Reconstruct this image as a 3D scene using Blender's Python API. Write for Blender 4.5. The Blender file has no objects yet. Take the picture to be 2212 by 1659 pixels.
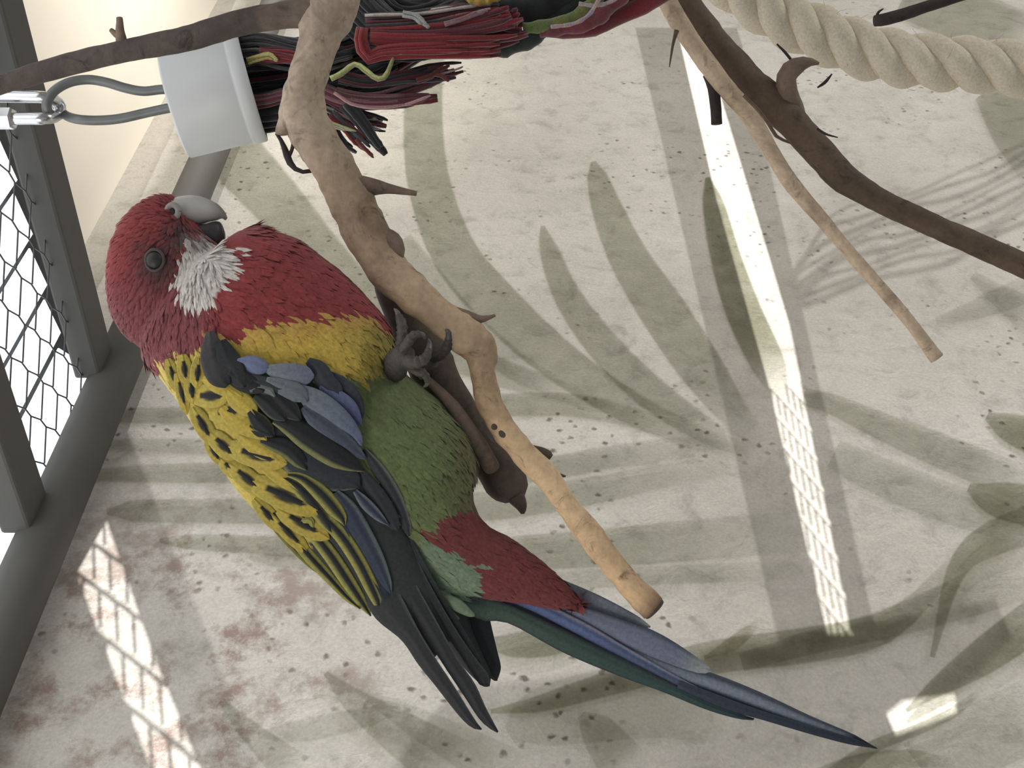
import bpy, bmesh, math, random
import numpy as np
from mathutils import Vector, Matrix, noise as mnoise
from mathutils.bvhtree import BVHTree

random.seed(7)
rng = np.random.default_rng(7)
SC = bpy.context.scene
COL = SC.collection

# ------------------------------------------------------------------ camera
F = 2579.0                    # focal length in pixels of the 2212 x 1659 frame
CAM = Vector((0.0, 0.0, 2.0))
cd = bpy.data.cameras.new('camera')
cam = bpy.data.objects.new('camera', cd)
COL.objects.link(cam)
cd.sensor_fit = 'HORIZONTAL'
cd.sensor_width = 36.0
cd.lens = 36.0 * F / 2212.0
cd.clip_start = 0.01
# the phone is held sideways: the left edge of the picture is up in the room
cam.matrix_world = Matrix(((0, 1, 0, CAM.x), (0, 0, -1, CAM.y), (-1, 0, 0, CAM.z), (0, 0, 0, 1)))
SC.camera = cam

# ------------------------------------------------------------------ light
WN = Vector((0.79, -0.613, 0)).normalized()      # mural wall normal (into the room)
WA = Vector((0.613, 0.79, 0)).normalized()       # along the mural wall
W0 = Vector((0, 0.85, 0))
world = bpy.data.worlds.new('world')
SC.world = world
world.use_nodes = True
wb = world.node_tree.nodes['Background']
wb.inputs[0].default_value = (0.88, 0.95, 1.04, 1)
wb.inputs[1].default_value = 0.30

SUN_TO = (WN * 0.80 + WA * 0.94 + Vector((0, 0, 0.02))).normalized()   # towards the sun
sd = bpy.data.lights.new('sun', 'SUN')
sd.energy = 6.0
sd.angle = math.radians(0.05)
sd.color = (1.0, 0.98, 0.94)
sun = bpy.data.objects.new('sun', sd)
COL.objects.link(sun)
sun.rotation_euler = SUN_TO.to_track_quat('Z', 'Y').to_euler()

# weak second sun, added so unseen boards can band the wall with shade
ADDED_SUN_TO = (WN * 0.38 + WA * 0.92 + Vector((0, 0, 0.01))).normalized()
gd = bpy.data.lights.new('added_sun', 'SUN')
gd.energy = 1.6
gd.angle = math.radians(0.04)
gd.color = (1.0, 0.98, 0.95)
gl = bpy.data.objects.new('added_sun', gd)
COL.objects.link(gl)
gl.rotation_euler = ADDED_SUN_TO.to_track_quat('Z', 'Y').to_euler()

def area(name, loc, target, sx, sy, watts, color, spread=180):
    d = bpy.data.lights.new(name, 'AREA')
    d.spread = math.radians(spread)
    d.shape = 'RECTANGLE'; d.size = sx; d.size_y = sy; d.energy = watts; d.color = color
    o = bpy.data.objects.new(name, d); COL.objects.link(o)
    o.location = loc
    o.rotation_euler = (Vector(loc) - Vector(target)).to_track_quat('Z', 'Y').to_euler()
    return o
# soft area light added above and to the left of the perch
area('overhead_fill', (-0.30, 0.10, 2.33), (0.05, 0.55, 1.9), 0.5, 0.35, 1.55, (1.0, 0.95, 0.88))
# area light added low on the right to brighten the lower wall
area('low_wall_fill', (1.22, 0.50, 0.70), (0.15, 0.95, 1.45), 0.7, 0.8, 7.6, (1.0, 0.985, 0.96))
# unseen area light added on the right to brighten the ceiling
CEIL_FILL = W0 + WA * 0.50 + WN * 0.50
area('ceiling_fill', (CEIL_FILL.x, CEIL_FILL.y, 1.70), (CEIL_FILL.x - WN.x * 0.26, CEIL_FILL.y - WN.y * 0.26, 2.36), 0.20, 0.20, 1.15, (1.0, 0.95, 0.87), 70)

SC.view_settings.view_transform = 'Standard'
SC.view_settings.look = 'None'
SC.view_settings.gamma = 1.0
SC.view_settings.exposure = 0.30
SC.view_settings.use_curve_mapping = False

# ------------------------------------------------------------------ helpers
def P(x, y, D):
    """The point that shows at picture pixel (x, y) when it stands D metres in front of the camera."""
    return Vector(((829.5 - y) / F * D, D, CAM.z + (1106.0 - x) / F * D))

def pix(v):
    D = v[1]
    return (1106.0 - (v[2] - CAM.z) * F / D, 829.5 - v[0] * F / D)

def wallD(y):
    t = (829.5 - y) / F
    return 0.85 / (1 - (WA.y / WA.x) * t)

def PW(x, y, off=0.0):
    return P(x, y, wallD(y)) + WN * off

def lin(c):
    c = c / 255.0
    return c / 12.92 if c <= 0.04045 else ((c + 0.055) / 1.055) ** 2.4

def S(r, g, b):
    return (lin(r), lin(g), lin(b))

def mixc(a, b, t):
    return tuple(a[i] * (1 - t) + b[i] * t for i in range(3))

def catmull(pts, n):
    """pts: list of tuples (any dimension) -> n points on a Catmull-Rom curve, even in chord length."""
    p = np.array(pts, float)
    if len(p) == 2:
        t = np.linspace(0, 1, n)[:, None]
        return p[0] * (1 - t) + p[1] * t
    q = np.vstack([2 * p[0] - p[1], p, 2 * p[-1] - p[-2]])
    dense = []
    for i in range(1, len(q) - 2):
        for k in range(12):
            t = k / 12
            a, b, c, d = q[i - 1], q[i], q[i + 1], q[i + 2]
            dense.append(0.5 * ((2 * b) + (-a + c) * t + (2 * a - 5 * b + 4 * c - d) * t * t + (-a + 3 * b - 3 * c + d) * t ** 3))
    dense.append(q[-2])
    dense = np.array(dense)
    L = np.r_[0, np.cumsum(np.linalg.norm(np.diff(dense[:, :2], axis=0), axis=1) + 1e-9)]
    s = np.linspace(0, L[-1], n)
    return np.column_stack([np.interp(s, L, dense[:, k]) for k in range(dense.shape[1])])

class MB:
    def __init__(self):
        self.v, self.f, self.c = [], [], []
    def vert(self, co, col=(1, 1, 1)):
        self.v.append(tuple(co)); self.c.append(tuple(col)); return len(self.v) - 1
    def tube(self, pts, rad, sides=8, col=(1, 1, 1), caps=True, wob=0.0, wscale=60.0, flat=1.0):
        pts = [Vector(p) for p in pts]
        n = len(pts)
        if not hasattr(rad, '__len__'): rad = [rad] * n
        T = []
        for i in range(n):
            a = pts[max(0, i - 1)]; b = pts[min(n - 1, i + 1)]
            t = (b - a)
            T.append(t.normalized() if t.length > 1e-9 else Vector((0, 0, 1)))
        up = Vector((0, 1, 0)) if abs(T[0].y) < 0.9 else Vector((1, 0, 0))
        nrm = (up - T[0] * up.dot(T[0])).normalized()
        rings = []
        for i in range(n):
            nrm = (nrm - T[i] * nrm.dot(T[i])).normalized()
            bi = T[i].cross(nrm)
            ring = []
            for k in range(sides):
                a = 2 * math.pi * k / sides
                d = nrm * math.cos(a) * flat + bi * math.sin(a)
                p = pts[i] + d * rad[i]
                if wob:
                    p = pts[i] + d * rad[i] * (1 + wob * mnoise.noise(p * wscale) + 0.5 * wob * mnoise.noise(p * wscale * 3.1))
                cc = col[i] if isinstance(col, list) else col
                ring.append(self.vert(p, cc))
            rings.append(ring)
        for i in range(n - 1):
            for k in range(sides):
                k2 = (k + 1) % sides
                self.f.append((rings[i][k], rings[i][k2], rings[i + 1][k2], rings[i + 1][k]))
        if caps:
            self.f.append(tuple(reversed(rings[0]))); self.f.append(tuple(rings[-1]))
    def hexa(self, c8, col=(1, 1, 1)):
        """box from 8 corners: bottom loop 0-3, top loop 4-7"""
        i = [self.vert(c, col) for c in c8]
        for q in ((3, 2, 1, 0), (4, 5, 6, 7), (0, 1, 5, 4), (1, 2, 6, 5), (2, 3, 7, 6), (3, 0, 4, 7)):
            self.f.append(tuple(i[k] for k in q))
    def beam(self, a, b, side, up, w, h, col=(1, 1, 1)):
        a = Vector(a); b = Vector(b); s = side * (w / 2); u = up * (h / 2)
        self.hexa([a - s - u, a + s - u, a + s + u, a - s + u, b - s - u, b + s - u, b + s + u, b - s + u], col)
    def build(self, name, mat, parent=None, kind=None, smooth=True, bevel=0.0, fix=False):
        return mesh_obj(name, self.v, self.f, mat, parent, self.c, smooth, kind, bevel, fix)

def mesh_obj(name, v, f, mat, parent=None, cols=None, smooth=True, kind=None, bevel=0.0, fix=False):
    org = parent_origin(parent)
    me = bpy.data.meshes.new(name)
    v = np.array([tuple(p) for p in v], float) - np.array(org)
    me.from_pydata(v.tolist(), [], [tuple(q) for q in f])
    if fix:
        bm = bmesh.new(); bm.from_mesh(me); bmesh.ops.recalc_face_normals(bm, faces=bm.faces); bm.to_mesh(me); bm.free()
    if cols is not None:
        at = me.color_attributes.new('Col', 'FLOAT_COLOR', 'POINT')
        a = np.ones((len(v), 4)); cc = np.array(cols, float); a[:, :cc.shape[1]] = cc
        at.data.foreach_set('color', a.ravel())
    me.polygons.foreach_set('use_smooth', [smooth] * len(me.polygons))
    me.materials.append(mat)
    me.update()
    o = bpy.data.objects.new(name, me)
    COL.objects.link(o)
    if parent is not None: o.parent = parent
    if kind: o['kind'] = kind
    if bevel:
        m = o.modifiers.new('bevel', 'BEVEL'); m.width = bevel; m.segments = 2
    return o

ORIG = {}
def parent_origin(p):
    if p is None: return (0, 0, 0)
    return ORIG.get(p.name, (0, 0, 0))

def thing(name, label, cat, loc, group=None):
    o = bpy.data.objects.new(name, None)
    o.empty_display_size = 0.02
    COL.objects.link(o)
    o.location = loc
    ORIG[o.name] = tuple(loc)
    o['label'] = label; o['category'] = cat
    if group: o['group'] = group
    return o

def sub(o, p):
    """register the origin of a part so that its sub-parts can be built in world coordinates"""
    ORIG[o.name] = ORIG[p.name]
    return o

# ------------------------------------------------------------------ materials
def new_mat(name):
    m = bpy.data.materials.new(name); m.use_nodes = True
    nt = m.node_tree
    return m, nt, nt.nodes['Principled BSDF']

def N(nt, t, **kw):
    n = nt.nodes.new(t)
    for k, v in kw.items():
        if k == 'inp':
            for a, b in v.items(): n.inputs[a].default_value = b
        else: setattr(n, k, v)
    return n

def coords(nt, scale=(1, 1, 1), rot=(0, 0, 0)):
    tc = N(nt, 'ShaderNodeTexCoord'); mp = N(nt, 'ShaderNodeMapping')
    mp.inputs['Scale'].default_value = scale; mp.inputs['Rotation'].default_value = rot
    nt.links.new(tc.outputs['Object'], mp.inputs['Vector'])
    return mp.outputs['Vector']

def ramp(nt, src, stops):
    r = N(nt, 'ShaderNodeValToRGB')
    e = r.color_ramp.elements
    while len(e) < len(stops): e.new(0.5)
    for i, (p, c) in enumerate(stops):
        e[i].position = p
        e[i].color = (*c, 1) if len(c) == 3 else c
    nt.links.new(src, r.inputs[0])
    return r.outputs[0]

def noise_n(nt, vec, scale, detail=4, rough=0.55, dist=0.0):
    n = N(nt, 'ShaderNodeTexNoise')
    n.inputs['Scale'].default_value = scale; n.inputs['Detail'].default_value = detail
    n.inputs['Roughness'].default_value = rough; n.inputs['Distortion'].default_value = dist
    nt.links.new(vec, n.inputs['Vector'])
    return n.outputs['Fac']

def mix(nt, a, b, fac, mode='MIX'):
    m = N(nt, 'ShaderNodeMix', data_type='RGBA', blend_type=mode)
    for s, i in ((a, 6), (b, 7)):
        if isinstance(s, tuple): m.inputs[i].default_value = (*s, 1)
        else: nt.links.new(s, m.inputs[i])
    if isinstance(fac, (int, float)): m.inputs[0].default_value = fac
    else: nt.links.new(fac, m.inputs[0])
    return m.outputs[2]

def bump(nt, bsdf, src, strength, dist):
    b = N(nt, 'ShaderNodeBump'); b.inputs['Strength'].default_value = strength; b.inputs['Distance'].default_value = dist
    nt.links.new(src, b.inputs['Height']); nt.links.new(b.outputs[0], bsdf.inputs['Normal'])

def plain(name, col, rough=0.6, metal=0.0, var=0.12, scale=120.0, bmp=0.0):
    m, nt, b = new_mat(name)
    v = coords(nt)
    n = noise_n(nt, v, scale)
    c = ramp(nt, n, [(0.3, tuple(x * (1 - var) for x in col)), (0.7, tuple(min(1, x * (1 + var)) for x in col))])
    nt.links.new(c, b.inputs['Base Color'])
    b.inputs['Roughness'].default_value = rough; b.inputs['Metallic'].default_value = metal
    if bmp: bump(nt, b, n, bmp, 0.001)
    return m

def vcol_mat(name, rough=0.8, var=0.25, scale=400.0, sheen=0.0, bmp=0.0, stretch=None):
    m, nt, b = new_mat(name)
    a = N(nt, 'ShaderNodeVertexColor', layer_name='Col')
    v = coords(nt, stretch or (1, 1, 1))
    n = noise_n(nt, v, scale, 3)
    g = ramp(nt, n, [(0.25, (1 - var,) * 3), (0.75, (1 + var,) * 3)])
    nt.links.new(mix(nt, a.outputs[0], g, 1.0, 'MULTIPLY'), b.inputs['Base Color'])
    b.inputs['Roughness'].default_value = rough
    b.inputs['Specular IOR Level'].default_value = 0.25
    if sheen:
        b.inputs['Sheen Weight'].default_value = sheen; b.inputs['Sheen Roughness'].default_value = 0.5
    if bmp: bump(nt, b, n, bmp, 0.0006)
    return m

def wall_material():
    m, nt, b = new_mat('printed_plaster')
    v = coords(nt)
    big = noise_n(nt, v, 5.0, 5, 0.6)
    base = ramp(nt, big, [(0.30, S(190, 186, 178)), (0.5, S(206, 202, 194)), (0.72, S(216, 213, 206))])
    mid = noise_n(nt, v, 45.0, 6, 0.68, 0.4)
    base = mix(nt, base, ramp(nt, mid, [(0.26, (0.66, 0.65, 0.63)), (0.47, (1, 1, 1)), (0.75, (1.08, 1.07, 1.06))]), 0.9, 'MULTIPLY')
    grain = noise_n(nt, v, 520.0, 3, 0.6)
    base = mix(nt, base, ramp(nt, grain, [(0.3, (0.84, 0.84, 0.84)), (0.7, (1.12, 1.12, 1.12))]), 0.7, 'MULTIPLY')
    # small pits in clusters
    vo = N(nt, 'ShaderNodeTexVoronoi'); vo.inputs['Scale'].default_value = 95.0
    wv = N(nt, 'ShaderNodeVectorMath', operation='MULTIPLY_ADD')
    nn = N(nt, 'ShaderNodeTexNoise'); nn.inputs['Scale'].default_value = 150.0
    nt.links.new(v, nn.inputs['Vector'])
    nt.links.new(nn.outputs['Color'], wv.inputs[0]); wv.inputs[1].default_value = (0.006, 0.006, 0.006); nt.links.new(v, wv.inputs[2])
    nt.links.new(wv.outputs[0], vo.inputs['Vector'])
    cl = noise_n(nt, v, 13.0, 3)
    clm = ramp(nt, cl, [(0.50, (0, 0, 0)), (0.62, (1, 1, 1))])
    pit = ramp(nt, vo.outputs['Distance'], [(0.10, (1, 1, 1)), (0.24, (0, 0, 0))])
    pm = mix(nt, (0, 0, 0), pit, clm)
    base = mix(nt, base, S(128, 121, 112), pm)
    # brown worn plaster near the top of the wall, towards the left end
    gp = PW(330, 1440)
    geo = N(nt, 'ShaderNodeVectorMath', operation='DISTANCE'); geo.inputs[1].default_value = tuple(gp)
    nt.links.new(v, geo.inputs[0])
    reach = ramp(nt, geo.outputs['Value'], [(0.06, (1, 1, 1)), (0.20, (0, 0, 0))])
    pt = noise_n(nt, v, 30.0, 9, 0.74, 0.0)
    patch = ramp(nt, pt, [(0.47, (0, 0, 0)), (0.60, (1, 1, 1))])
    base = mix(nt, base, S(158, 140, 130), mix(nt, (0, 0, 0), patch, reach))
    nt.links.new(base, b.inputs['Base Color'])
    b.inputs['Roughness'].default_value = 0.85
    b.inputs['Specular IOR Level'].default_value = 0.2
    bump(nt, b, mid, 0.6, 0.003)
    return m

def leaf_material(name, tint):
    """thin see-through glaze of green paint over the plaster"""
    m = bpy.data.materials.new(name); m.use_nodes = True
    nt = m.node_tree; nt.nodes.clear()
    out = N(nt, 'ShaderNodeOutputMaterial'); tr = N(nt, 'ShaderNodeBsdfTransparent')
    a = N(nt, 'ShaderNodeVertexColor', layer_name='Col')
    v = coords(nt)
    n = noise_n(nt, v, 60.0, 5, 0.7)
    f = ramp(nt, n, [(0.25, (0.70,) * 3), (0.65, (1, 1, 1))])
    fac = mix(nt, a.outputs[0], f, 1.0, 'MULTIPLY')
    nt.links.new(mix(nt, (1, 1, 1), tint, fac), tr.inputs[0])
    nt.links.new(tr.outputs[0], out.inputs[0])
    return m

def wood_material(name, light, dark, deep, stretch=(1, 1, 1)):
    m, nt, b = new_mat(name)
    v = coords(nt, stretch)
    n1 = noise_n(nt, v, 28.0, 6, 0.6, 0.8)
    c = ramp(nt, n1, [(0.30, dark), (0.50, light), (0.75, tuple(x * 1.12 for x in light))])
    n2 = noise_n(nt, v, 75.0, 5, 0.7, 1.5)
    c = mix(nt, c, deep, ramp(nt, n2, [(0.56, (0, 0, 0)), (0.70, (0.75,) * 3)]))
    n3 = noise_n(nt, v, 420.0, 3, 0.6)
    c = mix(nt, c, ramp(nt, n3, [(0.3, (0.8,) * 3), (0.7, (1.15,) * 3)]), 0.8, 'MULTIPLY')
    va = N(nt, 'ShaderNodeVertexColor', layer_name='Col')
    c = mix(nt, c, va.outputs[0], 1.0, 'MULTIPLY')
    nt.links.new(c, b.inputs['Base Color'])
    b.inputs['Roughness'].default_value = 0.72
    b.inputs['Specular IOR Level'].default_value = 0.3
    bump(nt, b, n2, 0.5, 0.0012)
    return m

M_WALL = wall_material()
M_CREAM = plain('cream_ceiling_paint', S(232, 225, 212), 0.8, var=0.02, scale=14)
M_FLOOR = plain('floor_screed', S(150, 143, 134), 0.8, var=0.15, scale=9)
M_FRONT = plain('front_wall_paint', S(206, 202, 196), 0.85, var=0.05, scale=10)
M_STEEL = plain('dark_grey_steel', S(88, 87, 84), 0.75, 0.0, var=0.05, scale=60)
M_WIRE = plain('netting_wire', S(92, 94, 96), 0.45, 0.5, var=0.1, scale=200)
M_BOARD = plain('shade_board', S(176, 164, 148), 0.8, var=0.12, scale=20)
M_BARK = wood_material('peeled_branch', S(208, 186, 160), S(146, 126, 108), S(92, 80, 70))
M_BARKD = wood_material('grey_brown_bark', S(128, 110, 97), S(104, 88, 78), S(62, 54, 50))
M_BARKDD = wood_material('dark_stub_bark', S(88, 78, 70), S(66, 58, 54), S(44, 40, 38))
M_BARKB = wood_material('brown_branch_bark', S(104, 87, 72), S(82, 70, 59), S(52, 46, 40))
M_BARKX = wood_material('blackish_stick', S(62, 54, 52), S(46, 40, 40), S(30, 27, 28))
M_ROPE = None
M_FEATH = vcol_mat('plumage', 0.85, 0.22, 900.0, 0.15)
M_VANE = vcol_mat('flight_vanes', 0.65, 0.22, 900.0, 0.05)
M_SKIN = plain('grey_scaly_skin', S(74, 70, 68), 0.6, var=0.25, scale=900, bmp=0.4)
M_BEAK = vcol_mat('horn', 0.42, 0.06, 250.0)
M_EYE, _nt, _b = new_mat('dark_eye'); _b.inputs['Base Color'].default_value = (*S(36, 33, 33), 1); _b.inputs['Roughness'].default_value = 0.5
M_YARN = vcol_mat('dyed_yarn', 0.9, 0.3, 1500.0, 0.4)
M_ROPE = vcol_mat('cotton_rope', 0.9, 0.16, 700.0, 0.2, 0.5)
M_CHROME, _nt, _b = new_mat('zinc_plated_steel')
_b.inputs['Base Color'].default_value = (*S(214, 216, 218), 1); _b.inputs['Metallic'].default_value = 1.0; _b.inputs['Roughness'].default_value = 0.22
M_GREYWIRE = plain('grey_galvanised_wire', S(112, 115, 114), 0.45, 0.35, var=0.12, scale=150)
M_CUP = plain('white_plastic', S(194, 197, 198), 0.4, var=0.03, scale=40)
M_CUP.node_tree.nodes['Principled BSDF'].inputs['Subsurface Weight'].default_value = 0.25
M_CUP.node_tree.nodes['Principled BSDF'].inputs['Subsurface Radius'].default_value = (0.01, 0.01, 0.01)

# ------------------------------------------------------------------ setting
ZC = CAM.z + 0.358            # ceiling height
ZR = CAM.z + 0.285            # aviary rail and roof bars

def wp(p, s, z):              # p along the mural wall, s out of it, z height
    q = W0 + WA * p + WN * s
    return Vector((q.x, q.y, z))

def struct(name, mb, mat, smooth=False):
    o = mb.build(name, mat, None, 'structure', smooth)
    ORIG[o.name] = (0, 0, 0)
    return o

mb = MB(); mb.hexa([wp(-1.6, -0.06, 0), wp(2.8, -0.06, 0), wp(2.8, 0, 0), wp(-1.6, 0, 0), wp(-1.6, -0.06, ZC + .1), wp(2.8, -0.06, ZC + .1), wp(2.8, 0, ZC + .1), wp(-1.6, 0, ZC + .1)])
wall = struct('wall_back', mb, M_WALL)
wall['label'] = 'plaster wall printed with pale green palm leaves'
mb = MB(); mb.hexa([wp(-1.6, 0, ZC), wp(2.8, 0, ZC), wp(2.8, 2.0, ZC), wp(-1.6, 2.0, ZC), wp(-1.6, 0, ZC + .1), wp(2.8, 0, ZC + .1), wp(2.8, 2.0, ZC + .1), wp(-1.6, 2.0, ZC + .1)])
ceil = struct('ceiling', mb, M_CREAM)
mb = MB(); mb.hexa([wp(-1.6, -0.06, -.1), wp(2.8, -0.06, -.1), wp(2.8, 2.06, -.1), wp(-1.6, 2.06, -.1), wp(-1.6, -0.06, 0), wp(2.8, -0.06, 0), wp(2.8, 2.06, 0), wp(-1.6, 2.06, 0)])
floor = struct('floor', mb, M_FLOOR)

# unseen wall added behind the camera, gaps cut to shape the sun patches
SF = 2.0
def to_front(x, y):
    """where the sun ray that lands on the mural wall at pixel (x, y) passes the front wall: (p, z)"""
    q = PW(x, y)
    k = SF / SUN_TO.dot(WN)
    r = q + SUN_TO * k
    return ((r - W0).dot(WA), r.z)
gaps = [
    [(1462, 60), (1512, 60), (1705, 700), (1843, 1372), (1788, 1372), (1660, 830), (1545, 420)],
    [(165, 1238), (232, 1120), (330, 1400), (450, 1690), (338, 1690)],
    [(1912, 1535), (1948, 1506), (2062, 1490), (2066, 1540), (1935, 1588)],
]
loops = [[(-1.6, 0.0), (4.45, 0.0), (4.45, ZC + 0.1), (-1.6, ZC + 0.1)]]
for g in gaps: loops.append([to_front(*q) for q in g])
flat = [q for lp in loops for q in lp]
from mathutils.geometry import delaunay_2d_cdt
faces_in = []; k0 = 0
for lp in loops:
    faces_in.append(list(range(k0, k0 + len(lp)))); k0 += len(lp)
cv, ce, cf = delaunay_2d_cdt([Vector(q) for q in flat], [], faces_in, 0, 1e-6)[:3]
def in_poly(p, lp):
    c = False; jn = len(lp) - 1
    for k in range(len(lp)):
        (xi, yi), (xj, yj) = lp[k], lp[jn]
        if (yi > p[1]) != (yj > p[1]) and p[0] < (xj - xi) * (p[1] - yi) / (yj - yi) + xi: c = not c
        jn = k
    return c
tris = []
for t in cf:
    c_ = sum((cv[k] for k in t), Vector((0, 0))) / 3
    if not any(in_poly(c_, lp) for lp in loops[1:]): tris.append(tuple(t))
flat = [tuple(q) for q in cv]
mb = MB()
nf = len(flat)
for a, b in flat: mb.vert(wp(a, SF, b))
for a, b in flat: mb.vert(wp(a, SF + 0.002, b))
for t in tris:
    mb.f.append(tuple(t)); mb.f.append(tuple(i + nf for i in reversed(t)))
edge_n = {}
for t in tris:
    for k in range(3):
        e = (t[k], t[(k + 1) % 3]); key = tuple(sorted(e)); edge_n.setdefault(key, []).append(e)
for es in edge_n.values():
    if len(es) == 1:
        a, b = es[0]; mb.f.append((b, a, a + nf, b + nf))
front = mb.build('sun_gap_wall', M_FRONT, None, 'structure', False, fix=True)
ORIG[front.name] = (0, 0, 0)
# wire netting over the gaps of the front wall
def wall_pt(x, y): return PW(x, y)
mbn = MB()
KF = (SF - 0.02) / SUN_TO.dot(WN)
for (ox, oy), t1, t2, le_, za_, rad, inside in (
        ((250, 1300), (37, 27), (15, 110), (4, 82), (17, 14), 0.0011, lambda x, y: 60 < x < 560 and 1080 < y < 1720),
        ((1760, 1100), (17, 20), (14, 74), (10, 54), (9, 10), 0.0006, lambda x, y: 1650 < x < 1880 and 840 < y < 1400)):
    o3 = wall_pt(ox, oy)
    d3 = lambda v: wall_pt(ox + v[0], oy + v[1]) - o3
    a1, a2, al, az = d3(t1), d3(t2), d3(le_), d3(za_)
    for i in range(-40, 41):
        for j in range(-16, 17):
            a = o3 + a1 * i + a2 * j
            for u, w in ((a, a + al), (a, a - az), (a - az, a - a1)):
                m_ = pix((u + w) / 2)
                if inside(*m_): mbn.tube([u + SUN_TO * KF, w + SUN_TO * KF], rad, 4, caps=False)
mbn.build('wire_netting', M_WIRE, front, kind='stuff')

# ------------------------------------------------------------------ printed leaves and dark olive bands on the wall
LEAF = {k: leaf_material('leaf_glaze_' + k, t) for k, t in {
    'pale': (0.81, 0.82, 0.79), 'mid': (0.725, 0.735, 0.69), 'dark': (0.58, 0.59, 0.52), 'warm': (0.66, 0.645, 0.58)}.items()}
leafn = [0]
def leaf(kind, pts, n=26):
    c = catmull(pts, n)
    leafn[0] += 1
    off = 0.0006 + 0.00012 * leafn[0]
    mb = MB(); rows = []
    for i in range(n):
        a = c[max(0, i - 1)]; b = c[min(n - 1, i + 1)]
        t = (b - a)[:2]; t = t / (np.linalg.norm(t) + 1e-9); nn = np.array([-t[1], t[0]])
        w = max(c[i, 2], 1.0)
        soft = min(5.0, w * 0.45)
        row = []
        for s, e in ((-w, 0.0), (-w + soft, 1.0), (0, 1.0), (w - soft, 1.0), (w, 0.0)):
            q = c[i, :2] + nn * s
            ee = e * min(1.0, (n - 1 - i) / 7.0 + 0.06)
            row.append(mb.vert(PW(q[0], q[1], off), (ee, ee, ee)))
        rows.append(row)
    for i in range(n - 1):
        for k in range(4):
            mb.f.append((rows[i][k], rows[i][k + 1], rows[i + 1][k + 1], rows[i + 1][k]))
    return mb.build('painted_leaf_shape', LEAF[kind], wall, None, False)

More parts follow.
